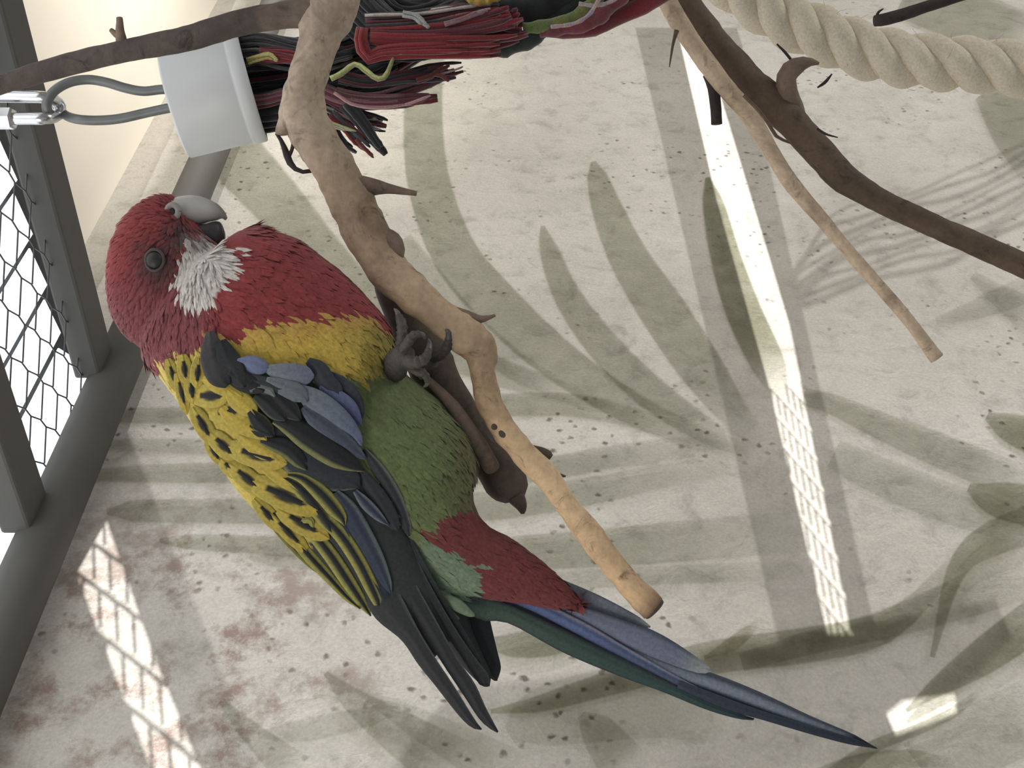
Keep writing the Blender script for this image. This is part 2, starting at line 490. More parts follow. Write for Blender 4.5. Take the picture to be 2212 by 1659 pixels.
LEAVES = [  # dark entries: olive blades and bands with a deeper tint
    ('mid', [(935, 60, 30), (918, 170, 36), (915, 300, 40), (932, 420, 43), (985, 555, 46), (1080, 665, 46), (1200, 775, 42), (1350, 875, 34), (1500, 945, 26), (1690, 1002, 12)]),
    ('mid', [(1282, 350, 6), (1290, 385, 22), (1318, 470, 33), (1365, 570, 40), (1430, 670, 46), (1510, 790, 44), (1590, 900, 30), (1690, 1000, 10)]),
    ('mid', [(1172, 490, 5), (1185, 540, 20), (1225, 640, 28), (1300, 745, 33), (1400, 845, 34), (1530, 935, 26), (1690, 1002, 10)]),
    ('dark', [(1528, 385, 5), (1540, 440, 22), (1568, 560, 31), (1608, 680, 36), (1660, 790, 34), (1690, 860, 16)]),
    ('mid', [(440, 250, 50), (520, 350, 55), (610, 450, 50), (700, 560, 46), (800, 660, 42), (930, 740, 38), (1060, 800, 30), (1200, 845, 22), (1330, 880, 10)]),
    ('pale', [(870, 520, 20), (930, 610, 30), (1010, 710, 34), (1110, 790, 30), (1220, 850, 20)]),
    ('mid', [(190, 902, 14), (400, 900, 19), (700, 900, 22), (1050, 880, 24), (1250, 880, 24), (1430, 925, 20), (1690, 1003, 9)]),
    ('pale', [(200, 962, 12), (420, 968, 17), (700, 972, 19), (1050, 985, 16), (1200, 985, 10)]),
    ('mid', [(190, 1030, 14), (400, 1026, 21), (700, 1022, 24), (1100, 1025, 24), (1300, 995, 24), (1500, 970, 22), (1690, 1004, 9)]),
    ('mid', [(232, 1110, 7), (262, 1108, 21), (420, 1108, 25), (700, 1108, 28), (1050, 1098, 30), (1300, 1060, 28), (1500, 1020, 22), (1690, 1006, 10)]),
    ('mid', [(345, 1172, 5), (380, 1174, 15), (560, 1182, 20), (800, 1196, 24), (1100, 1200, 34), (1400, 1180, 40), (1750, 1150, 42)]),
    ('pale', [(540, 1210, 5), (600, 1216, 14), (800, 1228, 18), (1000, 1240, 18)]),
    ('pale', [(1060, 1285, 5), (1200, 1262, 18), (1400, 1250, 20), (1740, 1235, 20)]),
    ('mid', [(1735, 862, 18), (1800, 880, 22), (1900, 925, 28), (2020, 975, 34), (2230, 1060, 38)]),
    ('pale', [(1800, 985, 30), (1900, 1035, 38), (2040, 1090, 40), (2230, 1150, 40)]),
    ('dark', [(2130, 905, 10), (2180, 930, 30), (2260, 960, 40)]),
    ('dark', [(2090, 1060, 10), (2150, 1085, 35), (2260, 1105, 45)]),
    ('pale', [(2100, 600, 10), (2150, 640, 22), (2240, 700, 40)]),
    ('pale', [(2020, 700, 8), (2120, 670, 22), (2240, 620, 30)]),
    ('mid', [(1960, -20, 60), (2080, 40, 55), (2240, 120, 70)]),
    ('mid', [(2130, 200, 30), (2190, 270, 55), (2260, 360, 60)]),
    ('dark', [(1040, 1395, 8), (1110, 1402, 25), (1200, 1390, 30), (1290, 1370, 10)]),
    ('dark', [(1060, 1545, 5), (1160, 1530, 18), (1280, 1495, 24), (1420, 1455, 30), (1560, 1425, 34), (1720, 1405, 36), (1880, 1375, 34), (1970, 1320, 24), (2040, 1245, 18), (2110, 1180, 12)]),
    ('warm', [(1520, 1430, 4), (1580, 1400, 16), (1640, 1350, 8)]),
    ('mid', [(1600, 1440, 20), (1740, 1400, 24), (1900, 1360, 30), (2050, 1310, 40), (2240, 1230, 60)]),
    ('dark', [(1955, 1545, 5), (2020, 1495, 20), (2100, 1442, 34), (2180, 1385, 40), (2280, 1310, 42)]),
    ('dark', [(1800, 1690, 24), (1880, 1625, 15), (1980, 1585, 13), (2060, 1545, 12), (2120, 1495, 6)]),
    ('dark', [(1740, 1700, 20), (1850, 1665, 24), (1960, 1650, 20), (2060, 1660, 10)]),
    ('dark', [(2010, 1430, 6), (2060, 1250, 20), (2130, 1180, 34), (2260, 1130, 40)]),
    ('pale', [(2000, 1690, 80), (2110, 1610, 70), (2260, 1540, 70)]),
    ('mid', [(1255, 1555, 10), (1290, 1590, 36), (1350, 1670, 50)]),
    ('mid', [(705, 1465, 6), (760, 1520, 24), (850, 1585, 42), (980, 1670, 60)]),
    ('pale', [(770, 1500, 6), (860, 1550, 24), (990, 1620, 40), (1120, 1690, 50)]),
    ('mid', [(480, 1525, 8), (540, 1590, 22), (640, 1680, 40)]),
    ('pale', [(560, 1600, 8), (660, 1590, 24), (800, 1560, 20), (880, 1540, 6)]),
    ('pale', [(1100, 1600, 20), (1180, 1560, 60), (1400, 1530, 70), (1560, 1580, 40)]),
]
LEAF_W = 1.14
def trimmed(pts):
    # blades stop short of the heart of the fan
    if math.hypot(pts[-1][0] - 1690, pts[-1][1] - 1002) < 30:
        a, b = pts[-2], pts[-1]; t = 0.62
        return pts[:-1] + [tuple(a[i] * (1 - t) + b[i] * t for i in range(3))]
    return pts
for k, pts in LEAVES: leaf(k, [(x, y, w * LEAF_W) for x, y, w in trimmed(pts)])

# ------------------------------------------------------------------ skylight, aviary frame and wire netting
def on_level(x, y, z):
    D = (z - CAM.z) * F / (1106.0 - x)
    return P(x, y, D)
def pq(v): return ((Vector(v) - W0).dot(WA), (Vector(v) - W0).dot(WN))

UP = Vector((0, 0, 1))
av = thing('aviary_frame', 'dark grey steel aviary frame with wire netting roof against the printed wall', 'cage frame', wp(0, 0.03, ZR))
mb = MB(); mb.beam(wp(-1.4, 0.020, ZR - 0.010), wp(2.6, 0.020, ZR - 0.010), WN, UP, 0.030, 0.028)
mb.build('rail', M_STEEL, av, smooth=True, bevel=0.010)
BARS = []
for (xa, ya), (xb, yb) in (((92, 322), (209, 830)), ((2, 945), (74, 1165))):
    pa, pb = pq(on_level(xa, ya, ZR))[0], pq(on_level(xb, yb, ZR))[0]
    pm = (pa + pb) / 2
    BARS.append(pm)
    mb = MB(); mb.beam(wp(pm, 0.03, ZR + 0.001), wp(pm, 1.3, ZR + 0.001), WA, UP, 0.031, 0.018)
    mb.build('roof_bar', M_STEEL, av, smooth=False, bevel=0.002)
print('BARS', BARS)
# hexagonal netting stretched between the roof bars
def hexnet(o, t1, t2, long_e, za, zb, pred, rad, sides=5):
    """o: a node; t1, t2 lattice steps; long_e the straight wire below a node; za, zb the two slanting wires"""
    mb = MB()
    for i in range(-40, 60):
        for j in range(-30, 40):
            a = o + t1 * i + t2 * j
            for s, e in ((a, a + long_e), (a + t1 * 0, a - za), (a - za, a - za - (long_e * 0 + zb))):
                if pred((s + e) / 2): mb.tube([s, e], rad, sides, caps=False)
    return mb
o_ = on_level(46, 600, ZR + 0.004)
q1 = on_level(46 + 34, 600 + 33, ZR + 0.004) - o_
q2 = on_level(46 + 7, 600 + 101, ZR + 0.004) - o_
le = on_level(46 - 4, 600 + 82, ZR + 0.004) - o_
za = on_level(46 + 13, 600 + 20, ZR + 0.004) - o_
mbn = MB()
pmin, pmax = min(BARS), max(BARS)
for i in range(-60, 60):
    for j in range(-30, 30):
        a = o_ + q1 * i + q2 * j
        for s, e in ((a, a + le), (a, a - za), (a - za, a - q1), ):
            p_, s_ = pq((s + e) / 2)
            if pmin + 0.002 < p_ < pmax - 0.002 and 0.02 < s_ < 1.0:
                mbn.tube([s, e], 0.00055, 5, caps=False)
# the straight wires end on the slanting wires of the next row
mbn.build('wire_netting', M_WIRE, av, kind='stuff')

def emit_mat(name, col, s):
    m, nt, b = new_mat(name)
    v = coords(nt); n = noise_n(nt, v, 6.0, 3)
    c = ramp(nt, n, [(0.3, tuple(x * 0.93 for x in col)), (0.7, col)])
    nt.links.new(c, b.inputs['Emission Color']); b.inputs['Emission Strength'].default_value = s
    b.inputs['Base Color'].default_value = (*col, 1)
    return m
M_SKY = emit_mat('glowing_sheet', (0.95, 0.97, 1.0), 1.0)  # the glow is put into the sheet in place of daylight from above
sk = bpy.data.objects.new('skylight_sheet', None); COL.objects.link(sk); sk['kind'] = 'structure'; sk['label'] = 'bright white corrugated skylight sheet seen through the wire netting'
sk.location = wp(0, 0.5, ZC); ORIG[sk.name] = tuple(sk.location)
pl = pmin - 0.30
ZS = ZR + 0.030
pe = pq(on_level(124, 745, ZS))[0]
qa = pq(on_level(100, 600, ZS))[1]; qb = pq(on_level(131, 700, ZS))[1]
pitch = abs(qa - qb)
mb = MB(); mb.hexa([wp(pl, 0.0, ZS), wp(pe + 0.030, 0.0, ZS), wp(pe + 0.030, 1.2, ZS), wp(pl, 1.2, ZS), wp(pl, 0.0, ZS + .003), wp(pe + 0.030, 0.0, ZS + .003), wp(pe + 0.030, 1.2, ZS + .003), wp(pl, 1.2, ZS + .003)])
mb.build('tray', plain('dark_gap', S(52, 54, 55), 0.8), sk, smooth=False)
mb = MB()
nq = int(1.15 / pitch)
for i in range(nq):
    s0 = 0.002 + i * pitch
    # each panel of the sheet is lapped over the next one and cut at a slant
    zl = ZR + 0.005 if i == 0 else ZS - 0.002      # the first sheet dips to the rail
    a = [mb.vert(wp(pl, s0, zl)), mb.vert(wp(pe + 0.006, s0, zl)), mb.vert(wp(pe - 0.012, s0 + pitch * 1.0, ZS - 0.006)), mb.vert(wp(pl, s0 + pitch * 1.05, ZS - 0.006))]
    mb.f.append(tuple(a))
a = [mb.vert(wp(p_, s_, ZS - 0.008)) for p_, s_ in ((pe + 0.008, 0.0), (pe + 0.011, 0.0), (pe + 0.011, 1.15), (pe + 0.008, 1.15))]  # glowing strip added for the bright selvage of the netting
mb.f.append(tuple(a))
o = mb.build('sheet', M_SKY, sk, smooth=False)
md = o.modifiers.new('thick', 'SOLIDIFY'); md.thickness = 0.001

# unseen boards, added to block the second sun and shape its shade
def board(name, quads):
    mb = MB()
    for q in quads:
        k = [Vector(p) for p in q]
        mb.hexa(k + [p + WN * 0.012 for p in k])
    return mb.build(name, M_BOARD, av, smooth=False)
board('front_shade_panel', [[wp(2.56, 1.6, 1.40), wp(3.43, 1.6, 1.40), wp(3.43, 1.6, ZR), wp(2.56, 1.6, ZR)]])
def added_sun_back(x, y, sp=1.6):
    q = PW(x, y); return q + ADDED_SUN_TO * (sp / ADDED_SUN_TO.dot(WN))
board('cross_shade_board', [[added_sun_back(*p) for p in ((1372, 60), (1590, 60), (1885, 1372), (1685, 1400))]])
board('top_shade_board', [[added_sun_back(*p) for p in ((-150, 800), (225, 800), (575, 1700), (-150, 1700))]])
# a slack cord net hung on the boards; its cords throw wavy shadows on the wall
mbn = MB()
for k in range(9):
    base_ = [(1690, 660), (1730, 610), (1790, 560), (1870, 525), (1960, 500), (2060, 470), (2150, 430), (2240, 380)]
    pts_ = []
    for i_, (x, y) in enumerate(base_):
        f_ = 0.35 + 0.65 * min(1, i_ / 2.5)
        pts_.append((x + 10 * math.sin(1.7 * i_ + k), y + (k - 4) * 22 * f_ + 9 * math.sin(2.1 * i_ + 1.3 * k)))
    c_ = catmull(pts_, 40)
    mbn.tube([added_sun_back(q[0], q[1]) for q in c_], 0.0010 + 0.0004 * (k % 3), 5)
mbn.build('cord_net', M_BOARD, av, kind='stuff')
board('lower_shade_board', [[added_sun_back(*p) for p in ((800, 1720), (980, 1485), (1420, 1440), (1370, 1720))], [added_sun_back(*p) for p in ((1395, 1600), (1419, 1440), (2150, 1295), (1900, 1530))]])
#EOF_SETTING

# ------------------------------------------------------------------ parrot
D0 = 0.420
MM = 0.001
par = thing('parrot', 'red headed parrot with white cheek and yellow black back clinging to the branch', 'parrot', P(925, 770, D0))

def loft(stations, sides=22, n=40, sq=1.0):
    """stations: (backx, backy, bellyx, bellyy, depth centre mm, half thickness mm)"""
    st = np.array(stations, float)
    # arc parameter from the mid line
    mid = (st[:, :2] + st[:, 2:4]) / 2
    t = np.r_[0, np.cumsum(np.linalg.norm(np.diff(mid, axis=0), axis=1))]
    tt = np.linspace(0, t[-1], n)
    def cub(col):
        m = np.gradient(st[:, col], t)
        out = []
        for x in tt:
            i = min(max(np.searchsorted(t, x) - 1, 0), len(t) - 2)
            h = t[i + 1] - t[i]; u = (x - t[i]) / h
            out.append((2 * u**3 - 3 * u**2 + 1) * st[i, col] + (u**3 - 2 * u**2 + u) * h * m[i] + (-2 * u**3 + 3 * u**2) * st[i + 1, col] + (u**3 - u**2) * h * m[i + 1])
        return np.array(out)
    C = [cub(k) for k in range(6)]
    v, f = [], []
    rings = []
    for i in range(n):
        ring = []
        cx, cy = (C[0][i] + C[2][i]) / 2, (C[1][i] + C[3][i]) / 2
        hx, hy = (C[2][i] - C[0][i]) / 2, (C[3][i] - C[1][i]) / 2
        dc = D0 + C[4][i] * MM; ht = max(C[5][i], 0.3) * MM
        for k in range(sides):
            a = 2 * math.pi * k / sides
            ca, sa = math.cos(a), math.sin(a)
            p = P(cx + hx * ca, cy + hy * ca, dc) + Vector((0, sa * ht, 0))
            v.append(tuple(p)); ring.append(len(v) - 1)
        rings.append(ring)
    for i in range(n - 1):
        for k in range(sides):
            k2 = (k + 1) % sides
            f.append((rings[i][k], rings[i][k2], rings[i + 1][k2], rings[i + 1][k]))
    f.append(tuple(reversed(rings[0]))); f.append(tuple(rings[-1]))
    return v, f

def ellipsoid(cx, cy, rx, ry, ang, dc, ht):
    st = []
    ca, sa = math.cos(math.radians(ang)), math.sin(math.radians(ang))
    for k in range(13):
        a = -math.pi / 2 + math.pi * k / 12 * 0.999 + 0.0005
        x = math.sin(a) * rx; w = max(math.cos(a), 0.03)
        st.append((cx + ca * x - sa * ry * w * -1, cy + sa * x + ca * ry * w * -1 * -1, cx + ca * x - sa * -ry * w * -1, cy + sa * x - ca * ry * w, dc, ht * w))
    return loft(st, 20, 24)

def join(*vf):
    V, Fc = [], []
    for v, f in vf:
        o = len(V); V += v; Fc += [tuple(i + o for i in q) for q in f]
    return V, Fc

def remeshed(v, f, voxel, smooth_it=12):
    me = bpy.data.meshes.new('tmp'); me.from_pydata(v, [], f)
    bm = bmesh.new(); bm.from_mesh(me); bmesh.ops.recalc_face_normals(bm, faces=bm.faces); bm.to_mesh(me); bm.free()
    ob = bpy.data.objects.new('tmp', me); COL.objects.link(ob)
    m = ob.modifiers.new('r', 'REMESH'); m.mode = 'VOXEL'; m.voxel_size = voxel
    m2 = ob.modifiers.new('s', 'SMOOTH'); m2.factor = 0.5; m2.iterations = smooth_it
    dg = bpy.context.evaluated_depsgraph_get()
    ev = ob.evaluated_get(dg); em = ev.to_mesh()
    vv = [tuple(x.co) for x in em.vertices]; ff = [tuple(p.vertices) for p in em.polygons]
    nn = [tuple(x.normal) for x in em.vertices]
    ev.to_mesh_clear()
    bpy.data.objects.remove(ob); bpy.data.meshes.remove(me)
    return vv, ff, nn

trunk = loft([
    (318, 700, 440, 575, -2, 13),
    (306, 745, 478, 545, -1, 19),
    (335, 795, 520, 500, 0, 23),
    (378, 850, 600, 503, 0, 26),
    (428, 925, 690, 553, 0, 28.5),
    (486, 1010, 775, 626, 0, 29.5),
    (545, 1082, 836, 702, 0, 29),
    (620, 1130, 862, 790, 1, 27.5),
    (700, 1165, 940, 862, 2, 25),
    (780, 1190, 1005, 935, 3, 22),
    (850, 1220, 1027, 1005, 4, 18),
    (900, 1250, 1018, 1062, 4, 15),
    (935, 1272, 1040, 1125, 4, 12.5),
    (975, 1290, 1092, 1158, 4, 10.5),
    (1040, 1292, 1152, 1200, 4, 8.5),
    (1120, 1300, 1195, 1236, 4, 6.0),
    (1200, 1312, 1236, 1280, 4, 3.0),
    (1238, 1312, 1246, 1298, 4, 1.0),
])
head = loft([
    (243, 560, 246, 548, -3, 4),
    (243, 655, 268, 482, -3, 10),
    (258, 700, 300, 447, -3, 14.5),
    (285, 733, 345, 424, -3, 17),
    (325, 755, 385, 432, -3, 18),
    (375, 745, 425, 478, -3, 17.5),
    (420, 715, 465, 520, -3, 15.5),
    (455, 670, 484, 548, -3, 12.5),
    (478, 630, 492, 575, -3, 8),
])
bv, bf, bn = remeshed(*join(trunk, head), 0.0011, 10)
wing_shell = loft([
    (420, 770, 470, 722, -17, 5),
    (398, 850, 600, 768, -17, 13),
    (408, 905, 720, 778, -17.5, 14),
    (440, 948, 778, 850, -17.5, 13.5),
    (508, 1056, 805, 950, -17, 12.5),
    (588, 1140, 850, 1050, -15, 10.5),
    (698, 1242, 885, 1150, -12, 8),
    (800, 1322, 918, 1235, -9, 5.5),
    (866, 1378, 952, 1310, -7, 3.5),
    (920, 1440, 985, 1375, -5, 2.0),
])
wv_, wf_, wn_ = remeshed(*wing_shell, 0.0011, 6)

def pip(px, py, poly):
    px = np.asarray(px, float); py = np.asarray(py, float)
    ins = np.zeros(px.shape, bool)
    n = len(poly); j = n - 1
    for i in range(n):
        xi, yi = poly[i]; xj, yj = poly[j]
        c = ((yi > py) != (yj > py))
        with np.errstate(divide='ignore', invalid='ignore'):
            c &= px < (xj - xi) * (py - yi) / (yj - yi + 1e-12) + xi
        ins ^= c; j = i
    return ins

C_RED = S(138, 60, 63); C_REDH = S(150, 44, 48); C_DK = S(62, 46, 46)
C_WHITE = S(206, 202, 196); C_YEL = S(200, 172, 80); C_ORG = S(172, 128, 80)
C_GRN = S(106, 118, 78); C_OLV = S(138, 130, 70); C_BLK = S(50, 52, 54); C_RUMP = S(118, 136, 112)
C_YEL2 = S(196, 176, 92)
CHEEK = [(403, 515), (432, 510), (462, 526), (482, 534), (502, 558), (500, 582), (482, 612), (464, 642), (440, 650), (398, 657), (392, 640), (380, 620), (376, 603), (384, 584), (390, 560), (396, 538)]
YBAND = [(430, 716), (470, 722), (515, 698), (580, 690), (660, 684), (690, 668), (760, 664), (812, 690), (846, 700), (850, 760), (824, 800), (770, 812), (690, 800), (600, 795), (500, 790)]
GREEN = [(690, 795), (770, 806), (826, 780), (850, 760), (900, 800), (1060, 900), (1060, 1090), (1010, 1096), (960, 1092), (915, 1122), (900, 1150), (860, 1230), (640, 1200), (560, 900)]
REDV = [(900, 1150), (915, 1122), (960, 1092), (1030, 1085), (1300, 1250), (1300, 1350), (1012, 1350), (1012, 1215), (945, 1182)]
BACK = [(330, 765), (352, 770), (430, 745), (460, 760), (540, 900), (600, 1050), (700, 1220), (650, 1300), (300, 850)]
RUMP = [(890, 1150), (945, 1182), (1012, 1215), (1012, 1262), (960, 1300), (1000, 1350), (900, 1330)]

def plum(x, y, z=0.0):
    x = np.asarray(x, float); y = np.asarray(y, float)
    n = len(x)
    jx = x + rng.normal(0, 5, n); jy = y + rng.normal(0, 5, n)
    col = np.tile(np.array(C_RED), (n, 1))
    # head: crown brighter, dusky round the eye and behind it
    col[(jx > 480) & (jy > 760)] = C_BLK
    col[pip(jx, jy, BACK)] = C_YEL2
    m = pip(jx, jy, YBAND)
    t = np.clip((jx - 690) / 150, 0, 1)[:, None]
    yc = np.array(C_YEL) * (1 - t) + np.array(C_OLV) * t
    top = np.clip(1 - (jy - (700 - 0.12 * (jx - 500))) / 40, 0, 1)[:, None] * 0.6
    yc = yc * (1 - top) + np.array(C_ORG) * top
    col[m] = yc[m]
    m = pip(jx, jy, GREEN)
    g = np.array(C_GRN) * np.ones((n, 1))
    dk = np.clip((jx - 930) / 90, 0, 0.55)[:, None]
    g = g * (1 - dk) + np.array(S(92, 82, 64)) * dk
    col[m] = g[m]
    m = pip(jx, jy, RUMP); col[m] = C_RUMP
    m = pip(jx, jy, REDV); col[m] = np.array(S(118, 62, 62))
    m = pip(x + rng.normal(0, 3, n), y + rng.normal(0, 3, n), CHEEK); col[m] = C_WHITE
    hk = (np.clip((jy - 560) / 90, 0, 1) * np.clip((480 - jx) / 60, 0, 1) * np.clip((790 - jy) / 30, 0, 1) * 0.55)[:, None]
    hk = np.where(m[:, None] | pip(jx, jy, BACK)[:, None], 0, hk)
    col = col * (1 - hk) + np.array(S(104, 72, 78)) * hk
    # dusky lores and eye surround
    d = np.hypot((jx - 345) / 58, (jy - 560) / 62)
    k = np.clip(1.25 - d, 0, 0.85)[:, None]
    onhead = (jx < 400) & ~m
    col = np.where(onhead[:, None], col * (1 - k) + np.array(S(70, 56, 56)) * k, col)
    d2 = np.hypot((jx - 388) / 26, (jy - 500) / 34)
    k2 = np.clip(1.3 - d2, 0, 0.9)[:, None]
    col = np.where(m[:, None], col, col * (1 - k2) + np.array(S(62, 54, 55)) * k2)
    # grey chin tuft under the beak
    d3 = np.hypot((jx - 425) / 42, (jy - 512) / 16)
    k3 = np.clip(1.2 - d3, 0, 0.8)[:, None]
    col = col * (1 - k3) + np.array(S(120, 118, 116)) * k3
    return col

bv_np = np.array(bv)
bx = 1106.0 - (bv_np[:, 2] - CAM.z) * F / bv_np[:, 1]; by = 829.5 - bv_np[:, 0] * F / bv_np[:, 1]
body = mesh_obj('body', bv, bf, M_FEATH, par, plum(bx, by), True)
sub(body, par)
YBACK = [(380, 770), (415, 810), (470, 830), (545, 850), (565, 905), (595, 950), (612, 1000), (660, 1070), (700, 1120), (660, 1200), (560, 1150), (380, 900)]
_w = np.array([pix(p) for p in wv_])
_in = pip(_w[:, 0] + rng.normal(0, 3, len(_w)), _w[:, 1] + rng.normal(0, 3, len(_w)), YBACK)
wcol = np.where(_in[:, None], np.array(S(192, 172, 84)), np.array(S(58, 60, 62)))
wing = mesh_obj('wing', wv_, wf_, M_VANE, par, wcol, True)
sub(wing, par)
wing['label'] = 'folded wing with black feathers edged yellow, blue grey shoulder'

allv = [Vector(p) for p in bv] + [Vector(p) for p in wv_]
allf = list(bf) + [tuple(i + len(bv) for i in q) for q in wf_]
BVH = BVHTree.FromPolygons(allv, allf)
def depth_at(x, y, default=None):
    d = (P(x, y, 1.0) - CAM).normalized()
    h = BVH.ray_cast(CAM, d)
    if h[0] is None: return default
    return h[0].y

# ---- small contour feathers over the body
def flow(x, y):
    """growth direction of the plumage in the picture plane"""
    if x < 470 and y < 770 and not (x > 440 and y < 560):
        dx, dy = x - 395, y - 455
        L = math.hypot(dx, dy) + 1e-6
        hx, hy = dx / L, dy / L
        k = min(max((x + y - 1080) / 160, 0), 1)
        hx, hy = hx * (1 - k) + 0.35 * k, hy * (1 - k) + 0.9 * k
        return hx, hy
    if x > 980 and y > 1080: return 0.86, 0.5
    if y < 700: return 0.88, 0.42
    return 0.74, 0.67

tri_area = []
polys = bf
cent = []
for q in polys:
    a, b, c = (bv_np[q[0]], bv_np[q[1]], bv_np[q[2]])
    tri_area.append(np.linalg.norm(np.cross(b - a, c - a)))
    cent.append((a + bv_np[q[2]]) / 2)
tri_area = np.array(tri_area); cent = np.array(cent)
bnn = np.array(bn)
NF = 17000
pick = rng.choice(len(polys), NF, p=tri_area / tri_area.sum())
cx_ = 1106.0 - (cent[pick, 2] - CAM.z) * F / cent[pick, 1]; cy_ = 829.5 - cent[pick, 0] * F / cent[pick, 1]
fc = plum(cx_, cy_)
mb = MB()
for k in range(NF):
    x, y = cx_[k], cy_[k]
    q = polys[pick[k]]
    nr = Vector(bnn[list(q)].mean(axis=0)).normalized()
    pos = Vector(cent[pick[k]])
    if x < 525 and y < 532 and x > 470: continue
    fx, fy = flow(x, y)
    fx += random.gauss(0, 0.16); fy += random.gauss(0, 0.16)
    dirv = Vector((-fy, 0, -fx))
    tdir = dirv - nr * dirv.dot(nr)
    if tdir.length < 0.15: continue
    tdir.normalize()
    bi = nr.cross(tdir)
    if x < 470 and y < 760: L, Wd = 3.6, 0.75
    elif y > 1090 and x > 900: L, Wd = 6.5, 1.2
    else: L, Wd = 6.5, 1.15
    incheek = pip([x], [y], CHEEK)[0]
    if incheek: L, Wd = 5.0, 0.6
    L *= random.uniform(0.75, 1.25) * MM; Wd *= random.uniform(0.8, 1.2) * MM
    base = fc[k] * random.uniform(0.90, 1.08)
    tipc = base * random.uniform(0.95, 1.12)
    lift = random.uniform(0.15, 0.5) * MM
    rows = []
    for (u, w, h) in ((0.0, 0.35, -0.15), (0.4, 1.0, 0.5), (0.8, 0.7, 0.9)):
        c = pos + tdir * L * u + nr * lift * h
        col = base * (1 - u) + tipc * u
        rows.append((mb.vert(c - bi * Wd * w, col), mb.vert(c + nr * 0.25 * MM, col), mb.vert(c + bi * Wd * w, col)))
    tip = mb.vert(pos + tdir * L * 1.1 + nr * lift * 0.9, tipc)
    for i in range(2):
        a, b = rows[i], rows[i + 1]
        mb.f.append((a[0], a[1], b[1], b[0])); mb.f.append((a[1], a[2], b[2], b[1]))
    a = rows[2]
    mb.f.append((a[0], a[1], tip)); mb.f.append((a[1], a[2], tip))
mb.build('contour_feathers', M_FEATH, body, kind='stuff')

# ---- large feathers as separate pieces
def resample(poly, n):
    return catmull(poly, n)

def feather(name, A, B, colf, parent, off=0.0, fallback=None, n=20, m=7, camber=0.8, thick=0.25, depth=None, mat=None, smooth_d=True):
    """A, B: the two edges in pixels from root to tip. colf(t, s): colour along t (0..1) and across s (-1..1).
    off: mm in front of the body. depth: explicit list of mm offsets from D0 along the feather."""
    a = resample(A, n); b = resample(B, n)
    ds = []
    for i in range(n):
        if depth is not None:
            u = i / (n - 1) * (len(depth) - 1); k = min(int(u), len(depth) - 2)
            ds.append(D0 + (depth[k] * (1 - (u - k)) + depth[k + 1] * (u - k)) * MM)
        else:
            c = (a[i] + b[i]) / 2
            hits = [depth_at(*(c + (e[i] - c) * w)) for e in (a, b) for w in (0.0, 0.7)]
            hits = [h for h in hits if h is not None]
            ds.append(min(hits) if hits else None)
    if depth is None:
        last = None
        for i in range(n):
            if ds[i] is None: ds[i] = last if last is not None else D0 + (fallback or 0) * MM
            last = ds[i]
        d = np.array(ds)
        for _ in range(4): d[1:-1] = (d[:-2] + d[1:-1] * 2 + d[2:]) / 4
        ds = d - off * MM
    mb = MB(); top, bot = [], []
    for i in range(n):
        t = i / (n - 1); r1, r2 = [], []
        wpx = np.linalg.norm(b[i] - a[i])
        cam_mm = camber * min(1.0, wpx / 60)
        for k in range(m):
            s = -1 + 2 * k / (m - 1)
            q = a[i] + (b[i] - a[i]) * (s + 1) / 2
            dd = ds[i] + (cam_mm * s * s - (0.35 if abs(s) < 0.05 else 0)) * MM
            col = colf(t, s)
            r1.append(mb.vert(P(q[0], q[1], dd), col))
            r2.append(mb.vert(P(q[0], q[1], dd + thick * MM), col))
        top.append(r1); bot.append(r2)
    for i in range(n - 1):
        for k in range(m - 1):
            mb.f.append((top[i][k], top[i][k + 1], top[i + 1][k + 1], top[i + 1][k]))
            mb.f.append((bot[i][k], bot[i + 1][k], bot[i + 1][k + 1], bot[i][k + 1]))
        mb.f.append((top[i][0], top[i + 1][0], bot[i + 1][0], bot[i][0]))
        mb.f.append((top[i][-1], bot[i][-1], bot[i + 1][-1], top[i + 1][-1]))
    mb.f.append(tuple(top[-1] + bot[-1][::-1]))
    mb.f.append(tuple(top[0][::-1] + bot[0]))
    return mb.build(name, mat or M_VANE, parent, fix=True)

def edges_from_center(pts, n=12):
    """pts: (x, y, half width) -> two edges"""
    c = catmull(pts, n); A, B = [], []
    for i in range(n):
        t = (c[min(n - 1, i + 1)] - c[max(0, i - 1)])[:2]; t /= np.linalg.norm(t) + 1e-9
        nn = np.array([-t[1], t[0]])
        A.append(tuple(c[i, :2] + nn * c[i, 2])); B.append(tuple(c[i, :2] - nn * c[i, 2]))
    return A, B

def sm(a, b, x):
    t = min(max((x - a) / (b - a), 0), 1); return t * t * (3 - 2 * t)

def c_edge(cen, edge, w0=0.45, w1=0.75, side=0, tip=None):
    def f(t, s):
        k = abs(s) if side == 0 else max(s * side, 0)
        c = mixc(cen, edge, sm(w0, w1, k))
        if tip is not None: c = mixc(c, tip, sm(0.8, 1.0, t))
        return c
    return f
def c_flat(c1, c2=None):
    c2 = c2 or c1
    return lambda t, s: mixc(c1, c2, t)

def Z3(x, y): return (320 + x / 2.552, 700 + y / 2.552)
def z3(pts): return [(*Z3(p[0], p[1]), p[2] / 2.552) for p in pts]

YL = S(194, 170, 76); YG = S(152, 150, 82); BKF = S(40, 42, 45); BGR = S(112, 124, 138); BBL = S(104, 114, 148)
DBL = S(56, 64, 82); LGR = S(124, 130, 132); DGY = S(62, 64, 68)

